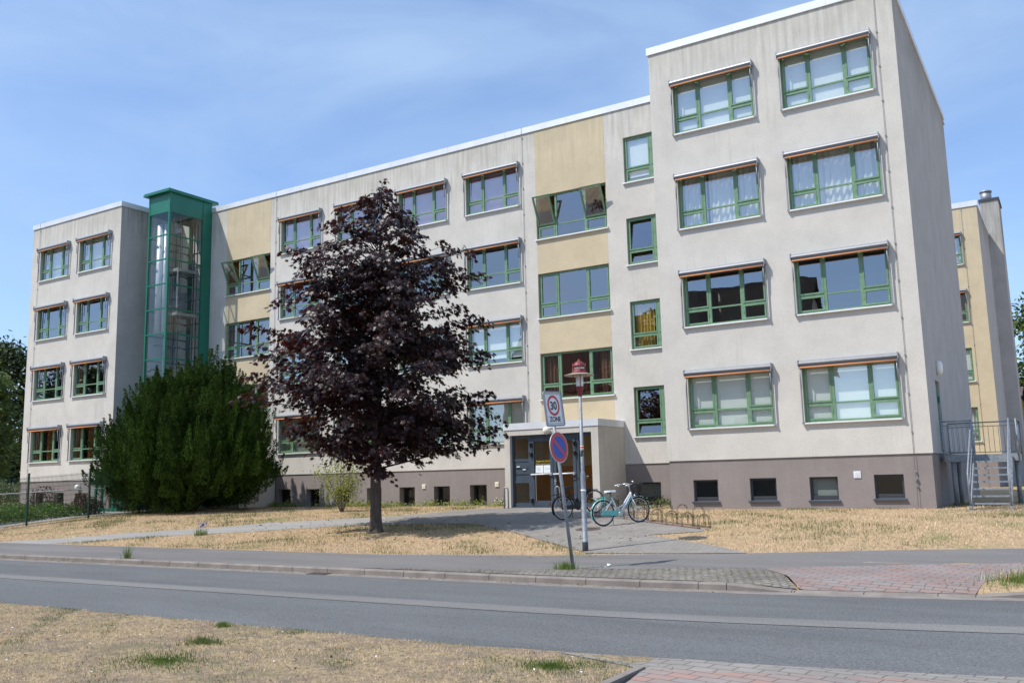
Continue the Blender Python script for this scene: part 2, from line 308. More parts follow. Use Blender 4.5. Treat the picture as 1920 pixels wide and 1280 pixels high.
M_RUST = mat('rusty_steel', (.085,.062,.05), .75, .3, col2=(.19,.125,.09), vscale=18)
M_RAIL = mat('rack_rail', (.19,.135,.11), .85, .1, var=.25, vscale=9)
M_INT = mat('interior_wall', (.50,.47,.41), .9)
M_INTO = mat('interior_ochre', (.50,.22,.045), .9, var=.15, vscale=1)
M_SLAB = mat('interior_floor', (.28,.26,.23), .9)
M_BLIND = mat('white_roller_blind', (.86,.90,.87), .9, var=.02)
M_CURT = mat('white_curtain', (.78,.77,.73), .9, var=.05, vscale=2)
M_PINK = mat('pink_slats', (.66,.44,.60), .9, var=.08)
M_CREAM = mat('cream_slats', (.68,.64,.54), .9, var=.05)
M_YCURT = mat('yellow_curtain', (.62,.44,.08), .9, var=.15, vscale=3)
M_OCURT = mat('orange_curtain', (.34,.14,.04), .9, var=.15, vscale=3)
M_BCURT = mat('brown_curtain', (.22,.11,.06), .9, var=.15, vscale=3)
G_WIN = glass_mat('window_glass')
G_DOOR = glass_mat('door_glass', (.92,.86,.74), .04)
G_TOW = glass_mat('tower_glass', (.90,.94,.93), .06)
G_DARK = glass_mat('basement_glass', (.5,.52,.5), .06)
M_BARK = mat('maple_bark', (.060,.047,.040), .95, col2=(.125,.098,.08), vscale=5, stretch=(4,4,.7), bump=.9, bscale=25)
M_BARKD = mat('dark_twig_bark', (.035,.026,.024), .95, var=.2)
M_BARK2 = mat('grey_bark', (.12,.10,.08), .95, var=.25, bump=.6, bscale=25)
M_ROAD = asphalt('asphalt', (.128,.131,.132), 1.25)
M_SEAM = asphalt('seam_asphalt', (.185,.18,.172), .9)
M_WALK = asphalt('grey_sidewalk', (.175,.165,.158), .5)
M_PATH = asphalt('path_concrete', (.30,.285,.265), .45)
M_LAWN = ground_mat('dry_lawn', (.56,.40,.24), (.40,.29,.20), (.27,.25,.12), .53, .53)
M_VERGE = ground_mat('dry_verge', (.47,.36,.225), (.255,.20,.16), (.21,.205,.09), .60, .46)
M_PLAZA = paving('grey_pavers', (.30,.275,.25), (.265,.245,.225), (.17,.155,.135), .20, .10, rot=R(34), msize=.007, bump=.25, grime=.22)
M_REDP = paving('red_grey_pavers', (.31,.215,.19), (.265,.245,.235), (.12,.10,.09), .30, .16, rot=R(8), msize=.008, grime=.2)
M_REDN = paving('near_red_pavers', (.36,.225,.185), (.28,.255,.24), (.13,.11,.10), .30, .16, rot=R(10), msize=.007, grime=.18)
M_GUTT = paving('gutter_stones', (.30,.28,.255), (.27,.25,.23), (.16,.14,.12), .25, .19, rot=R(6), msize=.010, grime=.2)
def wobble(m, amt, sc):
    t, b, l = nodes_of(m); br = next(n for n in t.nodes if n.type == 'TEX_BRICK'); src = br.inputs['Vector'].links[0].from_socket
    n = t.nodes.new('ShaderNodeTexNoise'); n.inputs['Scale'].default_value = sc; n.inputs['Detail'].default_value = 2; l(src, n.inputs['Vector'])
    ma = t.nodes.new('ShaderNodeVectorMath'); ma.operation = 'MULTIPLY_ADD'; ma.inputs[1].default_value = (amt, amt, 0); l(n.outputs['Color'], ma.inputs[0]); l(src, ma.inputs[2]); l(ma.outputs[0], br.inputs['Vector'])
M_COB = paving('cobbles', (.27,.24,.22), (.205,.185,.17), (.135,.125,.085), .16, .12, rot=R(12), msize=.016, bump=1., grime=.35)
wobble(M_COB, .12, 5); wobble(M_PLAZA, .02, 3)
M_KERB = mat('kerb_concrete', (.235,.205,.18), .92, var=.18, vscale=3, bump=.4, bscale=60)
M_IRON = mat('cast_iron', (.13,.10,.085), .8, .2, var=.2, vscale=20)

# ---------------------------------------------------------------- terrain
PY = [-400,-80,-19.25,-19.2,-13.64,-13.60,-13.5,-10.3,-7,-4,-0.5,3,60,400]
PZ = [-.30,-.22,-.27,-.30,-.30,-.30,-.18,-.12,.14,.35,.45,.47,.47,.47]
def sh(x):
    x = np.asarray(x, float)
    return np.where(x < -4.5, 0, np.where(x < 4, .0145 * (x + 4.5)**2, .0145 * 8.5**2 + .2465 * (np.minimum(x, 12) - 4)))
def zg(x, y, base=False):
    w = np.clip((-6 - np.asarray(y, float)) / 4, 0, 1)
    w2 = np.clip((np.asarray(y, float) + 40) / 10, 0, 1)
    yy = y - sh(x) * w * w2
    z = np.interp(yy, PY, PZ)
    x_ = np.asarray(x, float); dd = np.clip(1 - (yy + 13.44) / .8, 0, 1) * (yy > -13.56)          # dropped kerb at the driveway
    z = z - .086 * dd * dd * np.clip((x_ + 1.54) / 1.04, 0, 1) * np.clip(3.0 - x_, 0, 1)
    if base:                                        # the soil lies a little under the paved sheets
        z = z - .05 * ((yy > -19.22) & (yy < -13.4)) - .10 * ((yy >= -13.45) & (yy < -11.3) & (np.asarray(x) < 1.9)) - .05 * ((np.asarray(x) > -.25) & (yy <= -19.2) & (yy > -24))
    return z
def make_ground():
    xs = np.concatenate([np.linspace(-900,-80,8), np.arange(-70,-6,4), np.arange(-6,12.1,.5), np.linspace(16,60,8), np.linspace(100,900,6)])
    ys = np.concatenate([[-900,-500,-300,-120,-60,-40,-30], np.arange(-26,-19.5,1), np.linspace(-19.4,-18,12), np.arange(-17.5,-14.4,1), np.linspace(-14,-11,25), np.arange(-10.6,4,.5), [6,10,20,40,80,160,300,500,900]])
    X, Y = np.meshgrid(xs, ys); Z = zg(X, Y, True)
    V = np.stack([X, Y, Z], -1).reshape(-1, 3); n = len(xs)
    F = [(j*n+i, j*n+i+1, (j+1)*n+i+1, (j+1)*n+i) for j in range(len(ys)-1) for i in range(n-1)]
    o = np_mesh('ground', V, F, [M_LAWN, M_VERGE], smooth=True)
    mi = [1 if V[f[0]][1] < -17 else 0 for f in F]; o.data.polygons.foreach_set('material_index', mi)
    return struct(o)
make_ground()
import bmesh
def sheet(name, pts, m, off, cuts=True, step=1.0, thick=0):
    """flat paved area following the terrain"""
    bm = bmesh.new(); vs = [bm.verts.new((x, y, 0)) for x, y in pts]; bm.faces.new(vs)
    if cuts:
        ys = [p[1] for p in pts]; xs = [p[0] for p in pts]
        for c in np.arange(math.floor(min(ys)), max(ys), .5):
            bmesh.ops.bisect_plane(bm, geom=bm.verts[:] + bm.edges[:] + bm.faces[:], plane_co=(0, c, 0), plane_no=(0, 1, 0))
        for c in np.arange(math.floor(max(min(xs), -40)), min(max(xs), 14), 1.0 if max(xs) > -6 else 6.0):
            bmesh.ops.bisect_plane(bm, geom=bm.verts[:] + bm.edges[:] + bm.faces[:], plane_co=(c, 0, 0), plane_no=(1, 0, 0))
    for v in bm.verts: v.co.z = float(zg(v.co.x, v.co.y)) + off
    bmesh.ops.recalc_face_normals(bm, faces=bm.faces[:])
    if bm.faces and sum(f.normal.z for f in bm.faces) < 0: bmesh.ops.reverse_faces(bm, faces=bm.faces[:])
    me = bpy.data.meshes.new(name); bm.to_mesh(me); bm.free(); me.materials.append(m)
    return struct(link(name, me))
XB = [-160,-80,-40,-20,-10,-4.5] + list(np.arange(-4,12.1,.5)) + [20,40,120]
def band(name, ya, yb, za, zb, m, x0=-160, x1=120):
    """strip that runs along the road at offsets ya..yb, with heights za..zb"""
    X = np.array([x for x in XB if x0 < x < x1] + [x0, x1]); X.sort()
    s = sh(X); V = []
    for x, d in zip(X, s): V += [(x, ya + d, za), (x, yb + d, zb)]
    F = [(2*i, 2*i+2, 2*i+3, 2*i+1) for i in range(len(X)-1)]
    return struct(np_mesh(name, V, F, m))
band('road', -19.2, -13.9, -.296, -.292, M_ROAD)
band('road_seam_strip', -16.76, -16.26, -.288, -.288, M_SEAM)
band('gutter', -13.9, -13.6, -.290, -.286, M_KERB)
# kerb stones: a real step with a chamfered edge and joints, dropped at the driveway
def kerb(x0, x1, ztop0, ztop1):
    mb = MB(); x = x0
    while x < x1 - .01:
        xe = min(x + 1.0, x1); a = sh(x).item(); b = sh(xe - .012).item()
        t = lambda q: ztop0 + (ztop1 - ztop0) * (q - x0) / (x1 - x0)
        za, zb = t(x), t(xe)
        prof = lambda X, d, z: [(X, -13.6 + d, -.35), (X, -13.6 + d, z - .025), (X, -13.575 + d, z), (X, -13.44 + d, z), (X, -13.44 + d, -.35)]
        A = prof(x, a, za); B = prof(xe - .012, b, zb)
        for i in range(4): mb.poly([A[i], B[i], B[i+1], A[i+1]])
        mb.poly(A[::-1]); mb.poly(B)
        x = xe
    return mb
kb = kerb(-60, -1.54, -.176, -.176)
for src in (kerb(-1.54, -.50, -.176, -.262), kerb(-.50, 1.99, -.262, -.262), kerb(1.99, 3.0, -.262, -.176), kerb(3.0, 12, -.176, -.176)):
    n = len(kb.v); kb.v += src.v; kb.f += [tuple(i + n for i in f) for f in src.f]; kb.m += src.m; kb.sm += src.sm
struct(kb.build('kerb', M_KERB))

SW_BACK = [(-60,-11.0),(-26.84,-11.0),(-18.83,-10.97),(-10.56,-11.05),(-6.33,-10.28),(-2.45,-9.43),(.13,-8.61),(2.4,-8.05),(12,-5.6)]
SW_FRONT = [(12,-6.8),(9,-7.6),(5,-8.7),(2.45,-9.54),(.9,-10.08),(-.5,-10.81),(-1.54,-11.41)] + [(x, -13.45 + sh(x).item()) for x in (-1.6,-2,-3,-4,-5,-7,-12,-30,-60)]
sheet('sidewalk', SW_BACK + SW_FRONT, M_WALK, .004)
COB = [(-9.5,-13.43),(-6.3,-13.1),(-5.56,-12.80),(-4.61,-12.38),(-3.2,-11.91),(-1.58,-11.40),(-.98,-12.2),(-.52,-13.2)] + [(x, -13.44 + sh(x).item()) for x in (-1,-2,-3,-4,-5,-7)]
sheet('cobble_strip', COB, M_COB, .012)
RED = [(-1.54,-11.41),(-.5,-10.81),(.9,-10.08),(2.45,-9.54),(5,-8.7),(9,-7.6),(9,-9.0),(4.5,-9.9),(3.0,-10.6),(2.30,-11.45),(2.05,-12.1),(1.98,-12.85)] + [(x, -13.44 + sh(x).item()) for x in (1.5,1,.5,0,-.4)] + [(-.50,-13.15),(-.94,-12.2)]
sheet('driveway_paving', RED, M_REDP, .008)
PATH = [(-30,-11.0),(-27.34,-10.75),(-25.77,-9.63),(-24.08,-8.26),(-21.49,-6.87),(-20.33,-5.46),(-16.83,-3.69),(-15.93,-.56),(-15.6,1.5),(-13,1.5),(-13,-3),(-13.19,-5.42),(-15.88,-5.74),(-19.17,-7.72),(-21.12,-8.5),(-23.01,-9.59),(-23.94,-10.5),(-24.2,-11.0)]
PLAZA = [(-15.6,1.5),(-11.0,1.5),(-11.0,3.6),(-9.4,3.6),(-8.6,-1.8),(-7.6,-3.4),(-6.6,-4.6),(-4.55,-5.95),(-4.5,-6.5),(-5.59,-7.2),(-4.45,-7.94),(-3.47,-8.6),(-2.45,-9.43),(-4.2,-9.75),(-5.9,-9.95),(-5.95,-9.83),(-7.28,-8.81),(-9.55,-7.0),(-11.75,-5.54),(-13.19,-5.42),(-15.2,-5.5),(-16.6,-3.8),(-15.93,-.56)]
sheet('path', PATH, M_PATH, .006)
sheet('entrance_paving', PLAZA, M_PLAZA, .012)
BACKPATH = [(-33.0,-8.5),(-33.4,-6.6),(-33.5,-3.0),(-33.2,-1.2),(-32.0,.3),(-34.6,1.0),(-38.5,0),(-36.9,-2.5),(-36.2,-5),(-36.6,-9),(-40,-12),(-34.5,-12)]
sheet('side_path', BACKPATH, M_PATH, .006)
NEARP = [(-1.5,-19.20),(-1.0,-19.04)] + [(q, -19.19 + sh(q).item()) for q in (0,1,2,3,4,6,8)] + [(8,-16.6),(5,-18.30),(3.5,-18.72),(2,-19.05),(.6,-19.40),(-.28,-19.63),(-.7,-19.48)]
sheet('near_gutter_stones', NEARP, M_GUTT, .006)
sheet('near_paving', [(-.28,-19.63),(.6,-19.40),(2,-19.05),(3.5,-18.72),(5,-18.30),(8,-16.6),(8,-23),(-.1,-23),(-.16,-20.4)], M_REDN, .009)
struct(MB().box(-.36,-.27,-23,-19.62,-.4,-.24).build('edging_stones', M_KERB))

# ---------------------------------------------------------------- the school
Z_PL, Z_TOP = 1.99, 16.0
XR0, XR1, XL0, XL1, YM, YL, YBACK = -7.92, 0.0, -45.23, -37.35, 3.69, .12, 13.2
SCH = thing('school_building', (-22.6, 3.7, .45), 'four storey pale rendered school building with green framed windows and two ochre stair bays', 'school')

def wall(mb, o, ax, n, x0, x1, z0, z1, holes, depth=.24, m=0, mrev=None):
    """wall sheet in the plane o + ax*x + z with rectangular holes; reveals go along n (inwards)"""
    o = Vector(o); ax = Vector(ax); n = Vector(n); up = Vector((0,0,1)); mr = m if mrev is None else mrev
    P = lambda x, z, d=0: o + ax * x + up * z + n * d
    xs = sorted({x0, x1, *[q for h in holes for q in h[:2]]}); zs = sorted({z0, z1, *[q for h in holes for q in h[2:]]})
    flip = ax.cross(up).dot(n) > 0
    for i in range(len(xs)-1):
        for j in range(len(zs)-1):
            cx, cz = (xs[i]+xs[i+1])/2, (zs[j]+zs[j+1])/2
            if any(h[0] < cx < h[1] and h[2] < cz < h[3] for h in holes): continue
            q = [P(xs[i],zs[j]), P(xs[i+1],zs[j]), P(xs[i+1],zs[j+1]), P(xs[i],zs[j+1])]
            mb.poly(q, m)
    for a, b, c, d in holes:
        for (p, q) in (((a,c),(a,d)), ((b,d),(b,c)), ((a,d),(b,d)), ((b,c),(a,c))):
            mb.poly([P(*p), P(*p, depth), P(*q, depth), P(*q)], mr)

# window positions: (x centre) per column, sill bottom per storey
SZ = [2.96 + 3.3 * k for k in range(4)]
WIN_W, WIN_H = 2.74, 1.86
CR = [-5.725, -2.085]; CM = [-16.865, -20.62, -24.375, -28.13]; CL = [-39.47, -43.075]
XN0, XN1 = -10.66, -8.45
BAYS = [(-14.70, -11.48), (-33.45, -30.23)]
hole3 = lambda c, s: (c - WIN_W/2, c + WIN_W/2, s + .05, s + .05 + WIN_H)
mb = MB()
wall(mb, (0,0,0), (1,0,0), (0,1,0), XR0, XR1, Z_PL, Z_TOP, [hole3(c, s) for c in CR for s in SZ])
wall(mb, (0,YL,0), (1,0,0), (0,1,0), XL0, XL1, Z_PL, Z_TOP, [hole3(c, s) for c in CL for s in SZ])
wall(mb, (0,YM,0), (1,0,0), (0,1,0), -30.23, -14.70, Z_PL, Z_TOP, [hole3(c, s) for c in CM for s in SZ])
wall(mb, (0,YM,0), (1,0,0), (0,1,0), -11.48, XR0, Z_PL, Z_TOP, [(XN0, XN1, s + .05, s + .05 + WIN_H) for s in SZ])
wall(mb, (0,YM,0), (1,0,0), (0,1,0), XL1, -33.45, Z_PL, Z_TOP, [])
mb.box(XR0, XR1, 0, YBACK, Z_TOP - .02, Z_TOP + .0)     # roof decks
mb.box(XL0, XL1, YL, YBACK, Z_TOP - .02, Z_TOP)
mb.box(XL1, XR0, YM, YBACK, Z_TOP - .02, Z_TOP)
for x0, x1, y0, y1 in ((XR0, XR1, .02, YBACK), (XL0, XL1, YL + .02, YBACK), (XL1, XR0, YM + .02, YBACK)):   # undersides where the render ends above the plinth
    mb.poly([(x0, y0, Z_PL), (x0, y0 + .3, Z_PL), (x1, y0 + .3, Z_PL), (x1, y0, Z_PL)])
mb.build('wall', PL_L, SCH)
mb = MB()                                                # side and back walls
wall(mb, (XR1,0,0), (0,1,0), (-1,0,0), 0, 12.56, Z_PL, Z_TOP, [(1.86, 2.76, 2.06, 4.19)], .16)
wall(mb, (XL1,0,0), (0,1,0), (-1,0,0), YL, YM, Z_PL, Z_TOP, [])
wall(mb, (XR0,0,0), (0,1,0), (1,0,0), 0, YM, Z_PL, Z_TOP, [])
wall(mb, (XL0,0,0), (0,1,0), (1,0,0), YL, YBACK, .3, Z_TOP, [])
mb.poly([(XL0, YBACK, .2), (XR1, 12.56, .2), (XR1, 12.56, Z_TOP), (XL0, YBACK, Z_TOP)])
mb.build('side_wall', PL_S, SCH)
for x0, x1 in BAYS:
    mb = MB()
    hs = [(x0, x1, s + 1.65 + .05, s + 1.65 + .05 + WIN_H) for s in SZ[:3]]
    wall(mb, (0,YM - .003,0), (1,0,0), (0,1,0), x0, x1, Z_PL, Z_TOP, hs)
    mb.build('ochre_wall', PL_Y, SCH)
# plinth, set back a little under the render
BR = [(-7.10,-6.29,.70,1.37),(-5.27,-4.45,.71,1.39),(-3.46,-2.64,.71,1.39),(-1.63,-.83,.74,1.42)]
BM = [(-29.52,-28.66,.56,1.30),(-27.64,-26.80,.48,1.29),(-25.80,-24.95,.47,1.29),(-23.91,-23.06,.46,1.29),(-22.04,-21.19,.46,1.29),(-20.16,-19.32,.47,1.30),(-18.29,-17.45,.50,1.33)]
BN = [(-10.74,-9.75,.64,1.30)]
BL = [(-43.95,-43.05,.62,1.39),(-42.14,-41.25,.62,1.38),(-40.28,-39.36,.62,1.34)]
PD = .04
mb = MB()
wall(mb, (0,PD,0), (1,0,0), (0,1,0), XR0 + .04, XR1 - .04, .2, Z_PL, BR, .22)
wall(mb, (0,YM+PD,0), (1,0,0), (0,1,0), XL1, XR0 + .04, .2, Z_PL, BM + BN, .34)
wall(mb, (0,YL+PD,0), (1,0,0), (0,1,0), XL0 + .04, XL1 - .04, .2, Z_PL, BL, .3)
wall(mb, (XR1 - .04,0,0), (0,1,0), (-1,0,0), PD, 12.5, .2, Z_PL, [])
wall(mb, (XR0 + .04,0,0), (0,1,0), (1,0,0), PD, YM, .2, Z_PL, [])
wall(mb, (XL1 - .04,0,0), (0,1,0), (-1,0,0), YL, YM, .2, Z_PL, [])
mb.build('plinth', PL_P, SCH)
# roof edge: folded white sheet metal
mb = MB()
e = .05
def edge(x0, x1, y0, y1): mb.box(x0, x1, y0, y1, Z_TOP - .03, Z_TOP + .23)
edge(XR0 - e, XR1 + e, -e, .25); edge(XR1 - .2, XR1 + e, .25, 12.6); edge(XR0 - e, XR0 + .2, .25, YM - e)
edge(XL1 + e, XR0 - e - .002, YM - e, YM + .25); edge(XL0 - e, XL1 + e, YL - e, YL + .25); edge(XL1 - .2, XL1 + e, YL + .25, YM + .2); edge(XL0 - e, XL0 + .2, YL + .25, YBACK)
for x0, x1, y in ((XR0, XR1, -e), (XL1 + .2, XR0 - .2, YM - e), (XL0, XL1, YL - e)):
    for i in range(1, int((x1 - x0) / 3) + 1): mb.box(x0 + i * 3 - .02, x0 + i * 3 + .02, y - .006, y + .28, Z_TOP - .034, Z_TOP + .236)
mb.build('parapet', M_PARA, SCH)
# inside: floors, room walls, stairwells
mb = MB()
SEG = [(XR0 + .3, XR1 - .3, .5), (XL0 + .3, XL1 - .3, YL + .5), (-30.0, -14.95, YM + .5), (-11.3, XR0 - .1, YM + .5), (XL1 + .1, -33.7, YM + .5)]
for k in range(5):
    z = 2.0 + 3.3 * k
    for a, b, y in SEG: mb.box(a, b, y - .2, y + 4.6, z - .22, z, 0)
for a, b, y in SEG: mb.box(a, b, y + 4.6, y + 4.75, 1.0, 15.9, 1)
for a, b in BAYS: mb.box(a + .1, b - .1, YM + 5, YM + 5.15, .5, 15.9, 2)
for x, y in ((-14.86, YM), (-11.40, YM), (-30.12, YM), (-33.58, YM)): mb.box(x - .06, x + .06, y + .3, y + 5, .5, 15.9, 2)
for x in (-22.5, -4.0): mb.box(x - .06, x + .06, (YM if x < -8 else 0) + .3, (YM if x < -8 else 0) + 5, .5, 15.9, 1)
mb.box(XL0 + .2, XR1 - .2, YM + 5.2, YM + 5.4, .3, 15.9, 1)
mb.build('floor_slab', [M_SLAB, M_INT, M_INTO], SCH)

# --- window kit
_cache = {}
def sash(b, x0, x1, z0, z1, w=.05, y0=-.018, y1=.05):
    b.box(x0, x1, y0, y1, z0, z0 + w); b.box(x0, x1, y0, y1, z1 - w, z1); b.box(x0, x0 + w, y0, y1, z0 + w, z1 - w); b.box(x1 - w, x1, y0, y1, z0 + w, z1 - w)
def window_meshes(w, h, cols, tz, opened=(), tilt=()):
    key = (w, h, tuple(cols), tz, opened, tilt)
    if key in _cache: return _cache[key]
    f = MB(); p = MB(); fw = .065; mw = .085; th = .06
    xs = [-w/2] + [-w/2 + w * c for c in cols] + [w/2]
    f.box(-w/2, w/2, 0, .08, 0, fw); f.box(-w/2, w/2, 0, .08, h - fw, h)
    f.box(-w/2, -w/2 + fw, 0, .08, fw, h - fw); f.box(w/2 - fw, w/2, 0, .08, fw, h - fw)
    for x in xs[1:-1]: f.box(x - mw/2, x + mw/2, -.008, .088, fw, h - fw)
    n = len(xs) - 1
    for i in range(n):
        a = xs[i] + (fw if i == 0 else mw/2); b = xs[i+1] - (fw if i == n-1 else mw/2)
        side = (n == 3 and i != 1) or n == 2
        t = th if side else th * .8
        f.box(a, b, .004, .076, tz - t/2, tz + t/2)
        for k, (z0, z1) in enumerate(((fw, tz - t/2), (tz + t/2, h - fw))):
            pm = p
            if k == 1 and i in opened:                     # sash hinged at its foot, leaning outwards
                s_ = MB(); sash(s_, a - .02, b + .02, 0, z1 - z0 + .03, .06); g = MB()
                g.poly([(a, .02, .04), (b, .02, .04), (b, .02, z1 - z0 - .03), (a, .02, z1 - z0 - .03)])
                m_ = Matrix.Translation((0, -.03, z0)) @ Matrix.Rotation(R(24), 4, 'X')
                for dst, src in ((f, s_.xf(m_)), (p, g.xf(m_))):
                    c = len(dst.v); dst.v += src.v; dst.f += [tuple(q + c for q in ff) for ff in src.f]; dst.m += src.m; dst.sm += src.sm
                for xx in (a + .05, b - .05):              # stay arms
                    f.bar((xx, .02, z0 + (z1 - z0) * .55), (xx, -.30, z0 + (z1 - z0) * .72), .015, .02)
                continue
            if side: sash(f, a, b, z0, z1)
            i_ = .05 if side else .0
            ry = 0
            if k == 0 and i in tilt:                       # lower light tilted inwards
                p.poly([(a + i_, .03, z0 + i_), (b - i_, .03, z0 + i_), (b - i_, .14, z1 - i_), (a + i_, .14, z1 - i_)]); continue
            yt = .15 if (k == 1 and i + 10 in tilt) else .03   # upper light tilted inwards
            p.poly([(a + i_, .03, z0 + i_), (b - i_, .03, z0 + i_), (b - i_, yt, z1 - i_), (a + i_, yt, z1 - i_)])
            if side: f.box((b if i == 0 else a + .02) - .02, (b if i == 0 else a + .02), -.03, -.018, (z0 + z1)/2 - .05, (z0 + z1)/2 + .05)
    s = MB()
    s.box(-w/2 - .06, w/2 + .06, -.20, .02, -.048, -.004); s.box(-w/2 - .06, -w/2 - .045, -.20, -.02, -.004, .03); s.box(w/2 + .045, w/2 + .06, -.20, -.02, -.004, .03)
    r = (f.mesh('window', M_FRAME), p.mesh('pane', G_WIN), s.mesh('sill', M_WHITE)); _cache[key] = r
    return r
def cloth_mesh(kind, w, h):
    key = ('cloth', kind, w, h)
    if key in _cache: return _cache[key]
    c = MB(); m = {'blind': M_BLIND, 'curtain': M_CURT, 'pink': M_PINK, 'cream': M_CREAM, 'yellow': M_YCURT, 'orange': M_OCURT, 'brown': M_BCURT, 'halfblind': M_BLIND}[kind.split('_')[0]]
    if kind in ('blind', 'halfblind'):
        z0 = 0 if kind == 'blind' else h * .12
        c.box(-w/2 + .03, w/2 - .03, .10, .106, z0, h)
        c.tube([(-w/2 + .03, .14, h - .05), (w/2 - .03, .14, h - .05)], .035)
    elif kind in ('pink', 'cream'):
        n = 24; d = (w - .1) / n
        for i in range(n):
            x = -w/2 + .05 + d * (i + .5); a = R(32)
            dx, dy = math.cos(a) * .055, math.sin(a) * .055
            c.poly([(x - dx, .18 - dy, .02), (x + dx, .18 + dy, .02), (x + dx, .18 + dy, h), (x - dx, .18 - dy, h)])
    else:
        spans = {'curtain': [(0, 1)], 'yellow': [(.05, .40), (.6, .98)], 'orange': [(.03, .22), (.40, .55)], 'brown': [(.02, .2), (.80, .97)], 'orange_wide': [(0, .34), (.64, 1)], 'curtain_side': [(.02, .33), (.36, 1)]}[kind]
        r = []
        for a, b in spans:
            c = MB(); n = int(70 * (b - a)) + 8; prev = None
            for i in range(n + 1):
                x = -w/2 + w * (a + (b - a) * i / n); y = .17 + .035 * math.sin(i * 1.15) + .02 * math.sin(i * .43 + 1)
                if prev: c.poly([(prev[0], prev[1], .02), (x, y, .02), (x, y, h), (prev[0], prev[1], h)], 0, True)
                prev = (x, y)
            r.append(c.mesh('curtain', m))
        _cache[key] = r; return r
    r = [c.mesh('curtain', m)]; _cache[key] = r
    return r
def awning_meshes(w):
    key = ('awn', w)
    if key in _cache: return _cache[key]
    a = MB(); hw = w/2 + .025
    prof = [(-.02, .0), (-.02, .145), (-.10, .15), (-.17, .135), (-.215, .095), (-.225, .05), (-.205, .012), (-.17, .0)]
    A = [(-hw, y, z) for y, z in prof]; B = [(hw, y, z) for y, z in prof]; k = len(prof)
    for i in range(k): a.poly([A[i], A[(i+1) % k], B[(i+1) % k], B[i]], 0, 1 <= i <= 5)
    a.poly(A); a.poly(B[::-1])
    for sx in (-1, 1): a.box(sx * hw - .012 + sx * .014, sx * hw + .012 + sx * .014, -.232, .0, -.035, .155)
    o = MB(); o.box(-hw + .03, hw - .03, -.205, -.185, -.08, .004, 1); o.tube([(-hw + .03, -.215, -.078), (hw - .03, -.215, -.078)], .025, 10, 0)  # added dark strip fills the slot above the orange bar and stops the sun
    gs = []
    for sx in (-1, 1):
        g = MB(); g.box(sx * hw - .016, sx * hw + .016, -.105, -.06, -1.745, -.035)
        g.tube([(sx * (hw - .03), -.185, -.07), (sx * (hw - .03), -.165, -.70)], .016, 8); g.box(sx * (hw - .02) - .02, sx * (hw - .02) + .02, -.20, -.06, -.11, -.035)
        g.box(sx * hw - .03, sx * hw + .03, -.12, -.03, -1.76, -1.70); gs.append(g.mesh('guide_rail', M_ALU))
    r = (a.mesh('awning', M_ALU), o.mesh('awning_cloth_and_filler', [M_ORANGE, M_DARK]), gs); _cache[key] = r
    return r
DEP = .10
def put_window(c, y, s, w=WIN_W, cols=(.315, .70), kind=None, awn=False, opened=(), tilt=(), parent=SCH, h=WIN_H):
    fm, pm, sm_ = window_meshes(w, h, cols, h * .30, opened, tilt)
    loc = (c, y + DEP, s + .05)
    o = link('window', fm, parent, loc); link('pane', pm, o, loc); link('sill', sm_, o, loc)
    for q in (cloth_mesh(kind, w, h) if kind else ()): link('curtain', q, o, loc)
    if awn:
        am, om, gm = awning_meshes(w); l2 = (c, y, s + 1.77)
        a = link('awning', am, parent, l2); link('awning_cloth_and_filler', om, a, l2); [link('guide_rail', q, a, l2) for q in gm]
    return o
RK = ['blind', None, 'curtain', 'blind']
for c in CR:
    for k, s in enumerate(SZ):
        kd = RK[k]
        if k == 2 and c == CR[0]: kd = 'curtain_side'
        put_window(c, 0, s, kind=kd, awn=True)
for i, c in enumerate(CM):
    for k, s in enumerate(SZ): put_window(c, YM, s, kind=['cream', 'halfblind', None, 'pink'][k], awn=True)
for i, c in enumerate(CL):
    for k, s in enumerate(SZ): put_window(c, YL, s, kind=['orange', 'brown', None, 'curtain'][k], awn=True)
NK = [None, 'yellow', None, 'halfblind']
for k, s in enumerate(SZ): put_window((XN0 + XN1)/2, YM, s, XN1 - XN0, (.5,), NK[k], tilt=((0, 10) if k in (0, 2) else (0,) if k == 3 else ()))
for j, (x0, x1) in enumerate(BAYS):
    for k, s in enumerate(SZ[:3]):
        put_window((x0 + x1)/2, YM, s + 1.65, x1 - x0 - .02, (.27, .69), ['brown', None if j == 0 else 'brown', None][k], opened=(0, 2) if k == 2 else ())
# basement windows
def put_basement(q, y, dep, sill=True):
    x0, x1, z0, z1 = q; w = x1 - x0; h = z1 - z0
    f = MB(); sash(f, -w/2, w/2, 0, h, .06, 0, .07); f.box(-w/2 + .06, w/2 - .06, -.005, .06, .06, .13)
    loc = ((x0+x1)/2, y + dep, z0)
    o = link('basement_window', f.mesh('basement_window', M_DARK), SCH, loc)
    p = MB(); p.poly([(-w/2+.06,.03,.13),(w/2-.06,.03,.13),(w/2-.06,.03,h-.06),(-w/2+.06,.03,h-.06)]); link('pane', p.mesh('pane', G_DARK), o, loc)
    if sill:
        s = MB(); s.box(-w/2 - .05, w/2 + .05, -dep - .07, .0, -.055, -.005); link('sill', s.mesh('sill', M_ANTH), o, loc)
    return o, loc, w, h
for i, q in enumerate(BR):
    o, loc, w, h = put_basement(q, PD, .10)
    if i == 2:
        b = MB(); b.box(-w/2+.05, w/2-.05, .12, .126, .1, h-.04); link('curtain', b.mesh('curtain', M_BLIND), o, loc)
for q in BM: put_basement(q, YM + PD, .30, False)
for q in BN:
    o, loc, w, h = put_basement(q, YM + PD, .12); b = MB(); b.box(-w/2+.05, w/2-.05, .12, .126, .1, h-.04); link('curtain', b.mesh('curtain', M_CREAM), o, loc)
for q in BL: put_basement(q, YL + PD, .25)
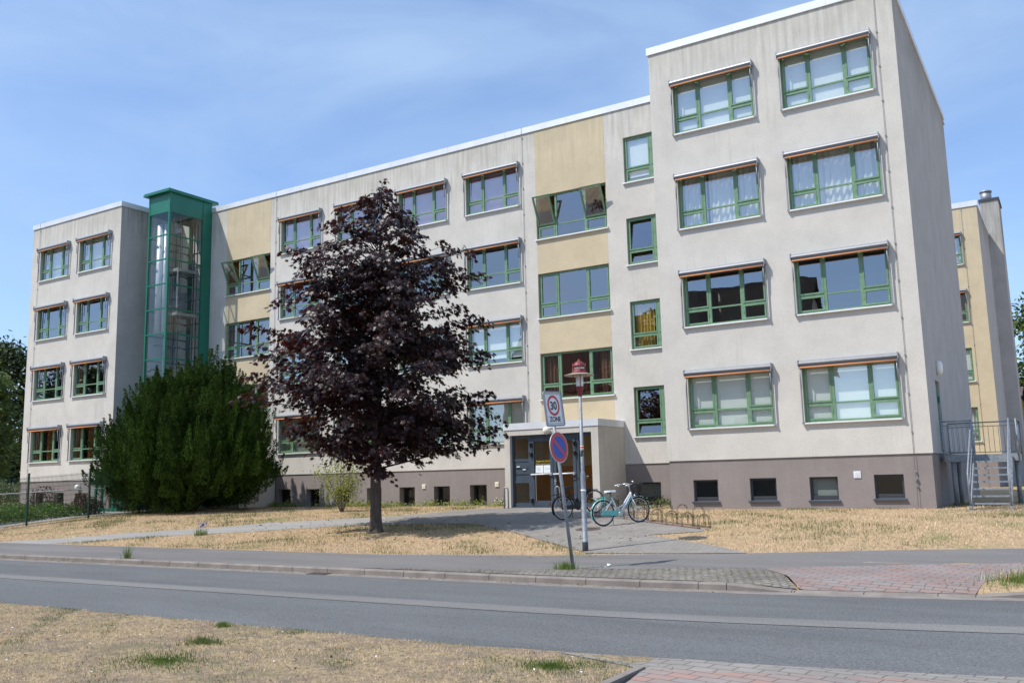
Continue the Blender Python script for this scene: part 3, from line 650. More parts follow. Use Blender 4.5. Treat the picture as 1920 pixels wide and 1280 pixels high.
bs = MB(); bs.box(XR0 + .3, XR1 - .3, 1.2, 1.3, .3, 1.95); bs.box(XL1, XR0, YM + 1.3, YM + 1.4, .3, 1.95); bs.box(XL0 + .3, XL1 - .3, 1.3, 1.4, .3, 1.95); bs.box(XL0, XR1, 1.45, YBACK - .5, .3, .35)
bs.build('basement_room', M_SLAB, SCH)
# vents, lamps, lightning conductors
for x, z, y in ((-2.08, 1.435, PD), (-20.68, 1.30, YM + PD), (-16.93, 1.33, YM + PD)):
    v = MB(); v.box(x - .10, x + .10, y - .022, y, z - .10, z + .10)
    if x > -10:
        for k in range(5): v.box(x - .07, x + .07, y - .03, y - .022, z - .075 + k * .033, z - .058 + k * .033)
    else: v.box(x - .08, x + .08, y - .05, y - .022, z + .01, z + .08); v.box(x - .08, x + .08, y - .045, y - .022, z - .08, z - .02)
    v.build('vent_cover', M_WHITE if x > -10 else M_GLOBE, SCH)
def conductor(pts, name='lightning_conductor', parent=SCH):
    c = MB(); c.tube(pts, .007, 6)
    a, b = Vector(pts[-2]), Vector(pts[-1]); n = int((a - b).length / 1.05)
    for i in range(n + 1):
        p = a.lerp(b, i / max(n, 1)); c.box(p.x - .02, p.x + .02, p.y - .008, p.y + .035, p.z - .02, p.z + .02)
    c.box(b.x - .03, b.x + .03, b.y - .02, b.y + .03, 1.25, 1.33); c.box(b.x - .025, b.x + .025, b.y - .02, b.y + .03, 1.08, 1.13)
    c.build(name, M_GALV, parent)
conductor([(-.50, .3, 16.25), (-.50, -.06, 16.25), (-.50, -.065, 15.95), (-.50, -.03, 15.8), (-.50, -.03, .4)])
conductor([(-15.29, YM + .3, 16.25), (-15.29, YM - .06, 16.25), (-15.29, YM - .065, 15.95), (-15.29, YM - .03, 15.8), (-15.29, YM - .03, 3.6)])
conductor([(-29.85, YM + .3, 16.45), (-29.85, YM - .06, 16.25), (-29.85, YM - .065, 15.95), (-29.85, YM - .03, 15.8), (-29.85, YM - .03, .4)])
conductor([(-44.55, YL + .3, 16.45), (-44.55, YL - .06, 16.25), (-44.55, YL - .065, 15.95), (-44.55, YL - .03, 15.8), (-44.55, YL - .03, .4)])
MB().lathe([(.01,-.16),(.10,-.13),(.14,-.03),(.14,.06),(.10,.14),(.01,.16)], (-39.95, YL - .05, 1.62), 16).build('wall_lamp', M_OPAL, SCH)
MB().lathe([(.01,-.22),(.07,-.2),(.10,-.08),(.10,.12),(.07,.2),(.01,.22)], (.08, 2.5, 4.60), 14).build('wall_lamp', M_OPAL, SCH)
d = MB(); d.box(-.16, -.10, 1.86, 2.76, 2.06, 4.19); d.box(-.10, -.07, 1.90, 2.72, 2.1, 2.9); d.box(-.10, -.07, 1.90, 2.72, 3.05, 4.1)
dd = d.build('side_door', M_TOWER, SCH); MB().bar((-.05, 2.0, 3.05), (-.05, 2.14, 3.05), .025, .025).build('handle', M_ALU, dd)
MB().box(-.16, -.02, 2.70, 2.76, 3.55, 3.75).build('hinge', M_TOWER, dd)
pipe = MB(); pipe.tube([(-25.6, YM + 3, 16.2), (-25.6, YM + 3, 16.5)], .09); pipe.tube([(-38.2, 2.2, 16.0), (-38.2, 2.2, 16.42)], .10)
pipe.build('roof_vent', M_DARK, SCH)

# ---------------------------------------------------------------- entrance porches
XP0, XP1, YP, ZP = -15.10, -11.12, 1.45, 3.38
def porch():
    P = thing('entrance_porch', (-13.1, 1.5, .47), 'cream rendered entrance porch with dark grey double glass doors and white globe lamp', 'porch')
    b = MB(); hx0, hx1, hz = -14.86, -11.40, 3.16
    wall(b, (0, YP, 0), (1,0,0), (0,1,0), XP0, XP1, .2, ZP, [(hx0, hx1, .2, hz)], .35)
    for x, n in ((XP1, (-1,0,0)), (XP0, (1,0,0))): wall(b, (x,0,0), (0,1,0), n, YP, YM, .2, ZP, [])
    b.poly([(XP0, YP, ZP), (XP1, YP, ZP), (XP1, YM, ZP), (XP0, YM, ZP)])
    b.build('wall', PL_E, P)
    r = MB(); r.box(XP0 - .03, XP1 + .03, YP - .03, YP + .2, ZP - .01, ZP + .24); r.box(XP1 - .17, XP1 + .03, YP + .2, YM - .01, ZP - .01, ZP + .24); r.box(XP0 - .03, XP0 + .17, YP + .2, YM - .01, ZP - .01, ZP + .24)
    r.build('roof_edge', M_PARA, P)
    MB().box(XP0 + .1, XP1 - .1, YM + .002, YM + .05, .46, ZP, 0).build('inner_wall', M_INTO, P)
    yf = YP + .16; zb = .50; t = .08
    f = MB()                                            # fixed frame with left side panel
    f.box(hx0, hx1, yf, yf + .1, hz - .12, hz); f.box(hx0, hx0 + t, yf, yf + .1, zb, hz - .12); f.box(hx1 - .06, hx1, yf, yf + .1, zb, hz - .12)
    xs = (-14.18, -13.98, -12.12, -11.98)
    f.box(-14.14, -14.02, yf, yf + .1, zb, hz - .12); f.box(-12.12, -12.0, yf, yf + .1, zb, hz - .12)
    f.box(hx0 + t, -14.14, yf, yf + .1, zb, zb + .14); f.box(hx0 + t, -14.14, yf, yf + .1, 2.18, 2.28); f.box(hx0 + t, -14.14, yf, yf + .1, 1.38, 1.46)
    f.box(-12.0, hx1 - .06, yf, yf + .1, zb, zb + .12)
    f.box(hx0 + t, -14.14, yf + .02, yf + .08, 1.46, 2.18)
    f.box(hx0, hx1, yf - .1, yf + .3, .44, zb)
    fo = f.build('door_frame', M_ANTH, P)
    for a, c, z0, z1 in ((hx0 + t, -14.14, zb + .14, 1.38), (hx0 + t, -14.14, 2.28, hz - .12), (-12.0, hx1 - .06, zb + .12, hz - .12)):
        g = MB(); g.poly([(a, yf + .05, z0), (c, yf + .05, z0), (c, yf + .05, z1), (a, yf + .05, z1)]); g.build('pane', G_DOOR, fo)
    MB().box(-14.67, -14.53, yf - .012, yf + .02, 1.97, 2.01).build('letter_slot', M_WHITE, fo); MB().box(-14.40, -14.27, yf - .012, yf + .02, 1.86, 1.90).build('letter_slot', M_WHITE, fo)
    m = MB(); m.box(-14.76, -14.16, yf - .002, yf + .02, 1.92, 1.925); m.box(-14.76, -14.16, yf - .002, yf + .02, 1.70, 1.705); m.build('panel_joint', M_BLACK, fo)
    for a, c, hinge in ((-14.015, -13.085, -14.0), (-13.065, -12.125, -12.14)):
        b = MB(); sash(b, a, c, zb + .01, hz - .13, .12, yf - .02, yf + .05); b.box(a + .12, c - .12, yf - .015, yf + .045, zb + .13, zb + .22)
        d = b.build('door', M_ANTH, P)
        g = MB(); g.poly([(a + .12, yf + .02, zb + .22), (c - .12, yf + .02, zb + .22), (c - .12, yf + .02, hz - .25), (a + .12, yf + .02, hz - .25)]); g.build('pane', G_DOOR, d)
        pb = MB(); pb.tube([(a + .02, yf - .09, 1.68), (c - .04, yf - .09, 1.70)], .028); pb.box(a + .03, a + .09, yf - .1, yf - .02, 1.65, 1.71); pb.box(c - .1, c - .04, yf - .1, yf - .02, 1.65, 1.73); pb.build('push_bar', M_WHITE, d)
        for z in (2.78, 2.42, .72):
            hb = MB(); hb.box(hinge - .05, hinge + .05, yf - .07, yf - .02, z - .06, z + .08); hb.tube([(hinge, yf - .085, z - .1), (hinge, yf - .085, z + .12)], .018); hb.box(hinge - .09, hinge - .05, yf - .05, yf - .02, z + .02, z + .07); hb.build('hinge', M_BLACK, d)
        if hinge == -14.0:
            for x0 in (-13.84, -13.50):
                b2 = MB(); b2.box(x0, x0 + .32, yf + .006, yf + .012, 1.74, 2.02)
                for k in range(4): b2.box(x0 + .05, x0 + (.25 if x0 > -13.6 else .2), yf + .002, yf + .006, 1.93 - k * .035, 1.937 - k * .035, 1) if (k in (1, 2) or x0 < -13.6) else None
                b2.build('notice', [M_PAPER, M_SIGNE], d)
            text('Regionale Schule', .092, (-13.82, yf + .008, 2.145), (R(90),0,0), M_YTEXT, d, 'lettering'); text('Peter Joseph Lenné', .082, (-13.82, yf + .008, 2.045), (R(90),0,0), M_YTEXT, d, 'lettering')
        else:
            lk = MB(); lk.box(a + .03, a + .09, yf - .035, yf - .02, 1.28, 1.5); lk.tube([(a + .06, yf - .03, 1.42), (a + .06, yf - .09, 1.42), (a + .16, yf - .09, 1.42)], .014); lk.build('handle', M_ALU, d)
    gl = MB(); gl.lathe([(.01,-.14),(.06,-.125),(.105,-.085),(.135,-.03),(.14,.02),(.125,.075),(.09,.115),(.04,.14),(.01,.145)], (-13.16, YP - .15, 3.27), 20); gl.tube([(-13.16, YP, 3.27), (-13.16, YP - .04, 3.27)], .07)
    gl.build('globe_lamp', M_GLOBE, P)
def text(s, size, loc, rot, m, parent, name, ext=.001, align='LEFT', bold=0):
    cu = bpy.data.curves.new('t', 'FONT'); cu.body = s; cu.size = size; cu.extrude = ext; cu.align_x = align; cu.offset = bold
    o = bpy.data.objects.new('t', cu); COL.objects.link(o)
    me = bpy.data.meshes.new_from_object(o.evaluated_get(bpy.context.evaluated_depsgraph_get())); bpy.data.objects.remove(o); bpy.data.curves.remove(cu)
    me.name = name; me.materials.clear(); me.materials.append(m)
    mtx = (rot if isinstance(rot, Matrix) else Matrix.Translation(loc) @ __import__('mathutils').Euler(rot).to_matrix().to_4x4())
    me.transform(mtx)
    return link(name, me, parent)
porch()
P2 = thing('side_porch', (-31.7, 1.5, .47), 'low plain rendered porch against the far ochre bay, mostly behind the yew', 'porch')
b = MB(); b.box(-33.7, -29.67, 1.5, YM - .01, .2, 2.62); b.build('wall', PL_E, P2); b = MB(); b.box(-33.73, -29.64, 1.47, YM - .012, 2.62, 2.78); b.build('roof_edge', M_PARA, P2)
b = MB(); b.tube([(-29.60, 1.9, .3), (-29.60, 1.9, 2.6)], .05); b.build('downpipe', M_WHITE, P2)
for x in (-14.72, -12.55):
    h = MB(); h.tube([(x, .75, .4), (x, .75, 1.17), (x + .02, .76, 1.22), (x + .08, .78, 1.24), (x + .13, .79, 1.20), (x + .15, .80, 1.1), (x + .15, .80, .4)], .028)
    tag(h.build('steel_hoop', M_ALU), 'low steel hoop standing before the left side panel of the porch doors' if x < -14 else 'low steel hoop standing before the right porch door behind the black bicycle', 'hoop', 'steel hoops before the porch doors')

# ---------------------------------------------------------------- elevator tower
def tower():
    T = thing('elevator_tower', (-35.5, 2.3, .45), 'green steel and glass elevator tower in the corner of the school', 'elevator tower')
    x0, x1, y0, y1 = -36.36, -34.69, 1.01, YM - .02; z0, zt = .45, 16.45; ZB = 15.48
    lv = [14.25 - 1.27 * k for k in range(11)]
    f = MB()
    for x, y in ((x0, y0), (x1 - .10, y0), (x0, y1 - .12)): f.box(x, x + .10, y, y + .10, z0, zt)
    for z in lv + [z0 + .05, ZB]:
        f.box(x0 + .10, x1 - .10, y0 + .01, y0 + .07, z - .035, z + .035); f.box(x1 - .07, x1 - .01, y0 + .10, 3.15, z - .035, z + .035); f.box(x0 + .01, x0 + .07, y0 + .10, y1 - .12, z - .035, z + .035)
    f.build('frame', M_TOWER, T)
    c = MB(); c.box(x1 - .13, x1 + .012, 3.10, y1, z0, zt)
    for z in lv: c.box(x1 - .13, x1 + .02, 3.08, y1 - .001, z - .02, z + .02)
    c.box(x0 + .1, x1 - .1, y0 + .015, y0 + .05, ZB + .035, zt); c.box(x1 - .05, x1 - .012, y0 + .1, 3.10, ZB + .035, zt); c.box(x0 + .012, x0 + .05, y0 + .1, y1 - .12, ZB + .035, zt)
    c.build('cladding', M_TOWER, T)
    r = MB(); r.box(x0 - .22, x1 + .16, y0 - .2, y1 + .3, zt, zt + .09); r.box(x0 - .19, x1 + .13, y0 - .17, y1 + .3, zt + .09, zt + .16); r.box(x0 + .05, x1 - .05, y0 + .05, y1, zt - .06, zt)
    r.build('roof', M_TOWER, T)
    zz = [z0 + .05] + lv[::-1] + [ZB]
    g = MB()
    for a, b in zip(zz[:-1], zz[1:]):
        a += .035; b -= .035
        g.poly([(x0 + .1, y0 + .04, a), (x1 - .1, y0 + .04, a), (x1 - .1, y0 + .04, b), (x0 + .1, y0 + .04, b)]); g.poly([(x1 - .04, y0 + .1, a), (x1 - .04, 3.1, a), (x1 - .04, 3.1, b), (x1 - .04, y0 + .1, b)]); g.poly([(x0 + .04, y1 - .12, a), (x0 + .04, y0 + .1, a), (x0 + .04, y0 + .1, b), (x0 + .04, y1 - .12, b)])
    g.build('pane', G_TOW, T)
    s = MB()
    for x, y in ((-35.95, 2.0), (-35.05, 2.0), (-35.05, 2.9), (-35.6, 3.2)): s.box(x - .025, x + .025, y - .025, y + .025, z0, 15.3)
    for x, y in ((-36.15, 2.6), (-35.3, 3.3), (-34.95, 1.5)): s.box(x - .02, x + .02, y - .02, y + .02, z0, 15.3)
    for z in lv: s.box(-36.2, -34.9, 2.0, 2.04, z - .62, z - .57); s.box(-36.2, -34.9, 3.3, 3.36, z - .5, z - .45); s.box(-35.98, -35.92, 1.3, 3.3, z - .5, z - .46)
    s.build('guide_rail', M_DARK, T)
    w = MB(); w.tube([(-35.95, 1.5, 9.2), (-35.95, 1.5, 15.0)], .2, 14); w.tube([(-35.6, 1.55, 9.2), (-35.6, 1.55, 15.0)], .10, 10); w.build('shaft_pipe', M_SIGNE, T)
    k = MB(); k.tube([(-35.6, 1.6, .5), (-35.6, 1.6, 9.3)], .02); k.tube([(-35.3, 2.2, 11), (-35.3, 2.2, 15.3)], .015); k.tube([(-35.15, 2.2, 11), (-35.15, 2.2, 15.3)], .015); k.build('cable', M_DARK, T)
    k = MB(); k.box(-35.75, -34.85, 1.75, 3.05, 10.2, 10.35); k.box(-35.75, -34.85, 1.75, 3.05, 12.5, 12.65)
    for x, y in ((-35.75, 1.75), (-34.91, 1.75), (-34.91, 2.99)): k.box(x, x + .06, y, y + .06, 10.35, 12.5)
    k.box(-35.75, -35.70, 1.85, 3.0, 10.35, 11.6); k.box(-35.2, -34.88, 1.8, 1.9, 14.5, 14.75); k.box(-35.3, -35.2, 1.8, 1.9, 14.6, 15.1)
    k.build('elevator_cabin', M_GALV, T)
tower()
# green glazed basement entrance in front of the far wing
B = thing('basement_entrance', (-37.1, -.2, .45), 'green framed glazed basement entrance half hidden by the yew', 'entrance')
f = MB()
for x in (-37.3, -36.8, -35.9, -35.3): f.box(x, x + .09, -.75, -.65, .45, 2.3)
for z in (.47, 1.5, 2.22): f.box(-37.21, -35.3, -.74, -.66, z, z + .14 if z < 1 else z + .08)
f.box(-37.3, -35.21, -.75, YL, 2.3, 2.4); f.box(-37.3, -37.22, -.65, YL, .45, .6)
fo = f.build('frame', M_TOWER, B)
g = MB(); g.poly([(-37.21,-.7,.6),(-35.3,-.7,.6),(-35.3,-.7,2.22),(-37.21,-.7,2.22)]); g.build('pane', G_TOW, fo)
MB().box(-36.76, -36.72, -.80, -.75, 1.0, 1.15).build('handle', M_ALU, fo)

# ---------------------------------------------------------------- rear wing
RB = thing('rear_building', (-6, 30, .45), 'ochre rendered block behind the school, seen past its right side wall', 'building')
YR = 28.0
rw = [(-3.42, -1.0, s + .05, s + 1.91) for s in (2.93, 6.23, 9.55, 12.85)]
b = MB(); wall(b, (0,YR,0), (1,0,0), (0,1,0), -14, -.05, 2.0, Z_TOP + .15, rw); b.build('wall', PL_Y, RB)
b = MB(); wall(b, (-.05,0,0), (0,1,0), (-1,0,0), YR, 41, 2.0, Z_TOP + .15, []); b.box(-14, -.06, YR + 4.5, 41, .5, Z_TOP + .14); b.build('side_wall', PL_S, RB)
b = MB(); b.box(-14, -.3, YR + .05, YR + 4, .3, 2.0); b.box(-.6, -.3, YR + 4, 41, .3, 2.0); b.build('plinth', PL_P, RB)
b = MB(); b.box(-14.05, .0, YR - .05, YR + .25, Z_TOP + .14, Z_TOP + .45); b.box(-.25, 0, YR + .25, 41, Z_TOP + .14, Z_TOP + .30); b.build('parapet', M_PARA, RB)
b = MB(); b.box(-.35, .70, 36, 38.5, .3, 18.4); ch = b.build('chimney_shaft', PL_S, RB); MB().box(-.42, .77, 35.93, 38.57, 18.4, 18.55).build('coping', M_DARK, ch)
b = MB(); b.tube([(.0, 36.8, 18.5), (.0, 36.8, 19.15)], .33, 14); b.tube([(.0, 36.8, 19.15), (.0, 36.8, 19.25)], .37, 14); b.build('flue', M_ALU, ch)
for k, q in enumerate(rw): put_window((q[0]+q[1])/2, YR, q[2] - .05, 2.42, (.3, .7), ['curtain', 'blind', 'brown', 'curtain'][k], awn=(k > 1), parent=RB)
conductor([(-.85, YR - .05, 16.4), (-.85, YR - .03, 16.0), (-.85, YR - .03, .6)], parent=RB)

# ---------------------------------------------------------------- steel stairs at the side door
def stairs():
    T = thing('steel_stairs', (1.1, 0, .44), 'galvanised steel stairs with railings up to the side door platform', 'stairs')
    zp = 1.93; xa, xb, ya, yb = .06, 2.02, 1.55, 3.15; xs0, xs1 = .88, 1.84; ys0 = -.62
    p = MB(); p.box(xa, xb, ya, ya + .06, zp - .2, zp); p.box(xa, xb, yb - .06, yb, zp - .2, zp); p.box(xa, xa + .06, ya + .06, yb - .06, zp - .2, zp); p.box(xb - .06, xb, ya + .06, yb - .06, zp - .2, zp)
    for i in range(40): p.box(xa + .06, xb - .06, ya + .08 + i * .037, ya + .087 + i * .037, zp - .035, zp - .004)
    p.build('platform', M_GALV, T)
    n = 8; rise = (zp - .44) / n; run = (ya - ys0) / (n - 1) * .97
    for i in range(n - 1):
        s = MB(); y = ys0 + i * run; z = .44 + rise * (i + 1)
        s.box(xs0 + .03, xs1 - .03, y, y + .025, z - .045, z); s.box(xs0 + .03, xs1 - .03, y + .225, y + .25, z - .035, z - .003)
        for k in range(6): s.box(xs0 + .03, xs1 - .03, y + .035 + k * .033, y + .041 + k * .033, z - .03, z - .003)
        s.build('step', M_GALV, T)
    for x in (xs0, xs1):
        s = MB(); s.bar((x, ys0 - .12, .40), (x, ya, zp - .1), .035, .22); s.box(x - .04, x + .04, ys0 - .16, ys0 - .04, .40, .55); s.build('stringer', M_GALV, T)
        h = MB(); zt = zp + .98
        h.tube([(x, ys0 - .08, .45), (x, ys0 - .10, 1.36), (x, ys0 - .07, 1.42), (x, ya, zt), (x, ya + .05, zt + .01)], .024)
        h.tube([(x, ya + .02, zp), (x, ya + .02, zt)], .02); h.tube([(x, ys0 - .05, .95), (x, ya, zp + .45)], .014)
        for k in range(1, 9):
            y = ys0 + (ya - ys0) * k / 9; z0 = .95 + (zp + .45 - .95) * k / 9; h.tube([(x, y, z0 - .55), (x, y, z0)], .007, 6) if x > 1 else None
        h.build('handrail', M_GALV, T)
    zt = zp + .98
    def side(ax, ay, bx, by):
        r = MB()
        r.tube([(ax, ay, zt), (bx, by, zt)], .02); r.tube([(ax, ay, zp + .86), (bx, by, zp + .86)], .011); r.tube([(ax, ay, zp + .08), (bx, by, zp + .08)], .011)
        ln = math.hypot(bx - ax, by - ay); k = int(ln / .13)
        for i in range(k + 1): t = i / k; r.tube([(ax + (bx-ax)*t, ay + (by-ay)*t, zp + .08), (ax + (bx-ax)*t, ay + (by-ay)*t, zp + .86)], .007, 6)
        for x, y in ((ax, ay), (bx, by)): r.tube([(x, y, zp - .2), (x, y, zt)], .022)
        r.build('railing', M_GALV, T)
    side(xa + .03, ya, xs0, ya); side(xa + .03, yb, xb, yb); side(xb, ya, xb, yb)
    for x, y in ((xa + .25, ya + .1), (xa + .25, yb - .1), (xb - .15, yb - .1)): MB().tube([(x, y, .4), (x, y, zp - .18)], .065, 14).build('post', M_GALV, T)
    MB().box(.7, 2.05, ys0 - .5, ys0 - .02, .38, .45).build('footing', M_KERB, T)
stairs()

# ---------------------------------------------------------------- street lamp
def lamp():
    x, y = -6.03, -9.66; z = float(zg(x, y)); T = thing('street_lamp', (x, y, z), 'galvanised street lamp with red cap and broad disc shade over the paving', 'street lamp')
    c = (x, y, z)
    MB().lathe([(.064, -.1), (.064, .22), (.058, .225), (.057, 1.66), (.052, 1.72), (.041, 1.76), (.038, 3.47)], c, 20).build('pole', M_GALV, T)
    MB().lathe([(.067, -.1), (.067, .20), (.060, .22)], c, 20).build('sleeve', M_DARK, T)
    b = MB(); b.lathe([(.0432, 2.08), (.0432, 2.325)], c, 20, 2); b.lathe([(.0435, 2.245), (.0435, 2.265)], c, 20, 1); b.lathe([(.0438, 2.266), (.0438, 2.296)], c, 20, 0); b.lathe([(.0435, 2.297), (.0435, 2.32)], c, 20, 1); MB().lathe([(.060, 1.30), (.060, 1.35)], c, 20).build('sticker', M_SIGNW, T)
    st = b.build('number_band', [M_SIGNR, M_SIGNW, M_GALV], T)
    rot = Matrix.Translation((x + .0445 * .49, y - .0445 * .87, z + 2.115)) @ Matrix.Rotation(math.atan2(.49, .87), 4, 'Z') @ Matrix.Rotation(R(90), 4, 'X')
    text('7', .13, None, rot, M_SIGNK, st, 'numeral', .002, 'CENTER', .006)
    MB().lathe([(.04, 3.43), (.05, 3.50), (.075, 3.58), (.09, 3.63), (.09, 3.65)], c, 20).build('socket', M_RED, T)
    MB().lathe([(.078, 3.65), (.084, 3.70), (.086, 3.92)], c, 20).build('lamp_glass', M_OPAL, T)
    lv = MB()
    for k in range(6): lv.lathe([(.088, 3.78 + k * .025), (.088, 3.786 + k * .025)], c, 20)
    lv.build('louvre', M_SIGNE, T)
    s = MB(); s.lathe([(.09, 3.925), (.16, 3.925), (.338, 3.905), (.345, 3.91), (.338, 3.918), (.19, 3.955), (.12, 3.97)], c, 32, 0); s.build('shade', M_BEIGE, T)
    k = MB(); k.lathe([(.20, 3.955), (.18, 3.985), (.145, 4.00), (.14, 4.045)], c, 24); k.lathe([(.14, 4.095), (.155, 4.10), (.15, 4.14), (.09, 4.21), (.03, 4.245), (.01, 4.29)], c, 24); k.build('cap', M_RED, T)
    MB().lathe([(.12, 4.045), (.12, 4.095)], c, 20).build('light_ring', M_OPAL, T)
    for a in range(4):
        an = R(35 + 90 * a); px, py = x + .145 * math.cos(an), y + .145 * math.sin(an)
        MB().tube([(px, py, z + 3.56), (px, py, z + 4.19)], .009).build('rod', M_RED, T)
lamp()

# ---------------------------------------------------------------- leaning traffic sign post
def signs():
    base = Vector((-4.86, -12.44, float(zg(-4.86, -12.44)))); top = Vector((-5.17, -12.60, 3.2)); d = (top - base).normalized()
    T = thing('sign_post', base, 'leaning steel post with a 30 zone sign above a round no parking sign', 'traffic sign')
    MB().tube([base - d * .1, top], .033, 16).build('post', M_GALV, T)
    n = Vector((.995, -.10, 0)).normalized(); n = (n - d * n.dot(d)).normalized(); sd = d.cross(n).normalized()      # sd runs away from the camera, to the right in the picture
    def at(c): return Matrix((sd, d, n)).transposed().to_4x4() if c is None else Matrix.Translation(c) @ Matrix((sd, d, n)).transposed().to_4x4()
    def rrect(w, h, r, k=6):
        pts = []
        for cx, cy, a0 in ((w-r, h-r, 0), (-w+r, h-r, 90), (-w+r, -h+r, 180), (w-r, -h+r, 270)):
            for i in range(k + 1): a = R(a0 + 90 * i / k); pts.append((cx + r * math.cos(a), cy + r * math.sin(a)))
        return pts
    def slab(mb, pts, z0, z1, m=0):
        k = len(pts); mb.poly([(x, y, z1) for x, y in pts], m); mb.poly([(x, y, z0) for x, y in pts][::-1], m)
        for i in range(k): mb.poly([(*pts[i], z0), (*pts[(i+1) % k], z0), (*pts[(i+1) % k], z1), (*pts[i], z1)], m)
    circ = lambda r, k=48: [(r * math.cos(2*math.pi*i/k), r * math.sin(2*math.pi*i/k)) for i in range(k)]
    def ring(mb, r0, r1, z, m=0, k=48):
        a, b = circ(r0, k), circ(r1, k)
        for i in range(k): mb.poly([(*a[i], z), (*b[i], z), (*b[(i+1) % k], z), (*a[(i+1) % k], z)], m)
    c1 = top - d * .335 + n * .05; A = at(c1)
    b = MB(); slab(b, rrect(.30, .325, .035), -.012, 0); zs = b.xf(A).build('zone_sign', M_SIGNW, T)
    b = MB(); b.tube([(x, y, 0) for x, y in rrect(.30, .325, .04)], .017, 8, 0, True); b.xf(A).build('sign_rim', M_ALU, zs)
    b = MB(); a1, a2 = rrect(.262, .288, .02), rrect(.254, .28, .018)
    for i in range(len(a1)): j = (i+1) % len(a1); b.poly([(*a2[i], .002), (*a1[i], .002), (*a1[j], .002), (*a2[j], .002)])
    b.xf(A).build('sign_border', M_SIGNK, zs)
    b = MB(); ring(b, .150, .200, .003)
    b.v = [(x, y + .065, z) for x, y, z in b.v]; b.xf(A).build('red_ring', M_SIGNR, zs)
    text('30', .22, None, A @ Matrix.Translation((-.005, -.012, .003)), M_SIGNK, zs, 'numeral', .001, 'CENTER', .006)
    text('ZONE', .135, None, A @ Matrix.Translation((0, -.245, .003)), M_SIGNK, zs, 'lettering', .001, 'CENTER', .003)
    c2 = base + d * 2.30 + n * .05; A = at(c2)
    b = MB(); slab(b, circ(.30), -.012, 0); np_ = b.xf(A).build('no_parking_sign', M_SIGNE, T)
    b = MB(); ring(b, .0, .285, .002); b.xf(A).build('blue_disc', M_SIGNB, np_)
    b = MB(); ring(b, .212, .286, .004); b.xf(A).build('red_ring', M_SIGNR, np_)
    b = MB(); q = R(-45); w = .030; L_ = .22
    dx, dy = math.cos(q), math.sin(q); px, py = -dy * w, dx * w
    b.poly([(-dx*L_ - px, -dy*L_ - py, .0035), (dx*L_ - px, dy*L_ - py, .0035), (dx*L_ + px, dy*L_ + py, .0035), (-dx*L_ + px, -dy*L_ + py, .0035)]); b.xf(A).build('red_slash', M_SIGNR, np_)
    for c in (c1, c2):
        for o_ in (-.12, .12): 
            q = c + d * o_ - n * .05; MB().tube([q - d * .02, q + d * .02], .042, 12).build('bracket', M_GALV, T)
signs()

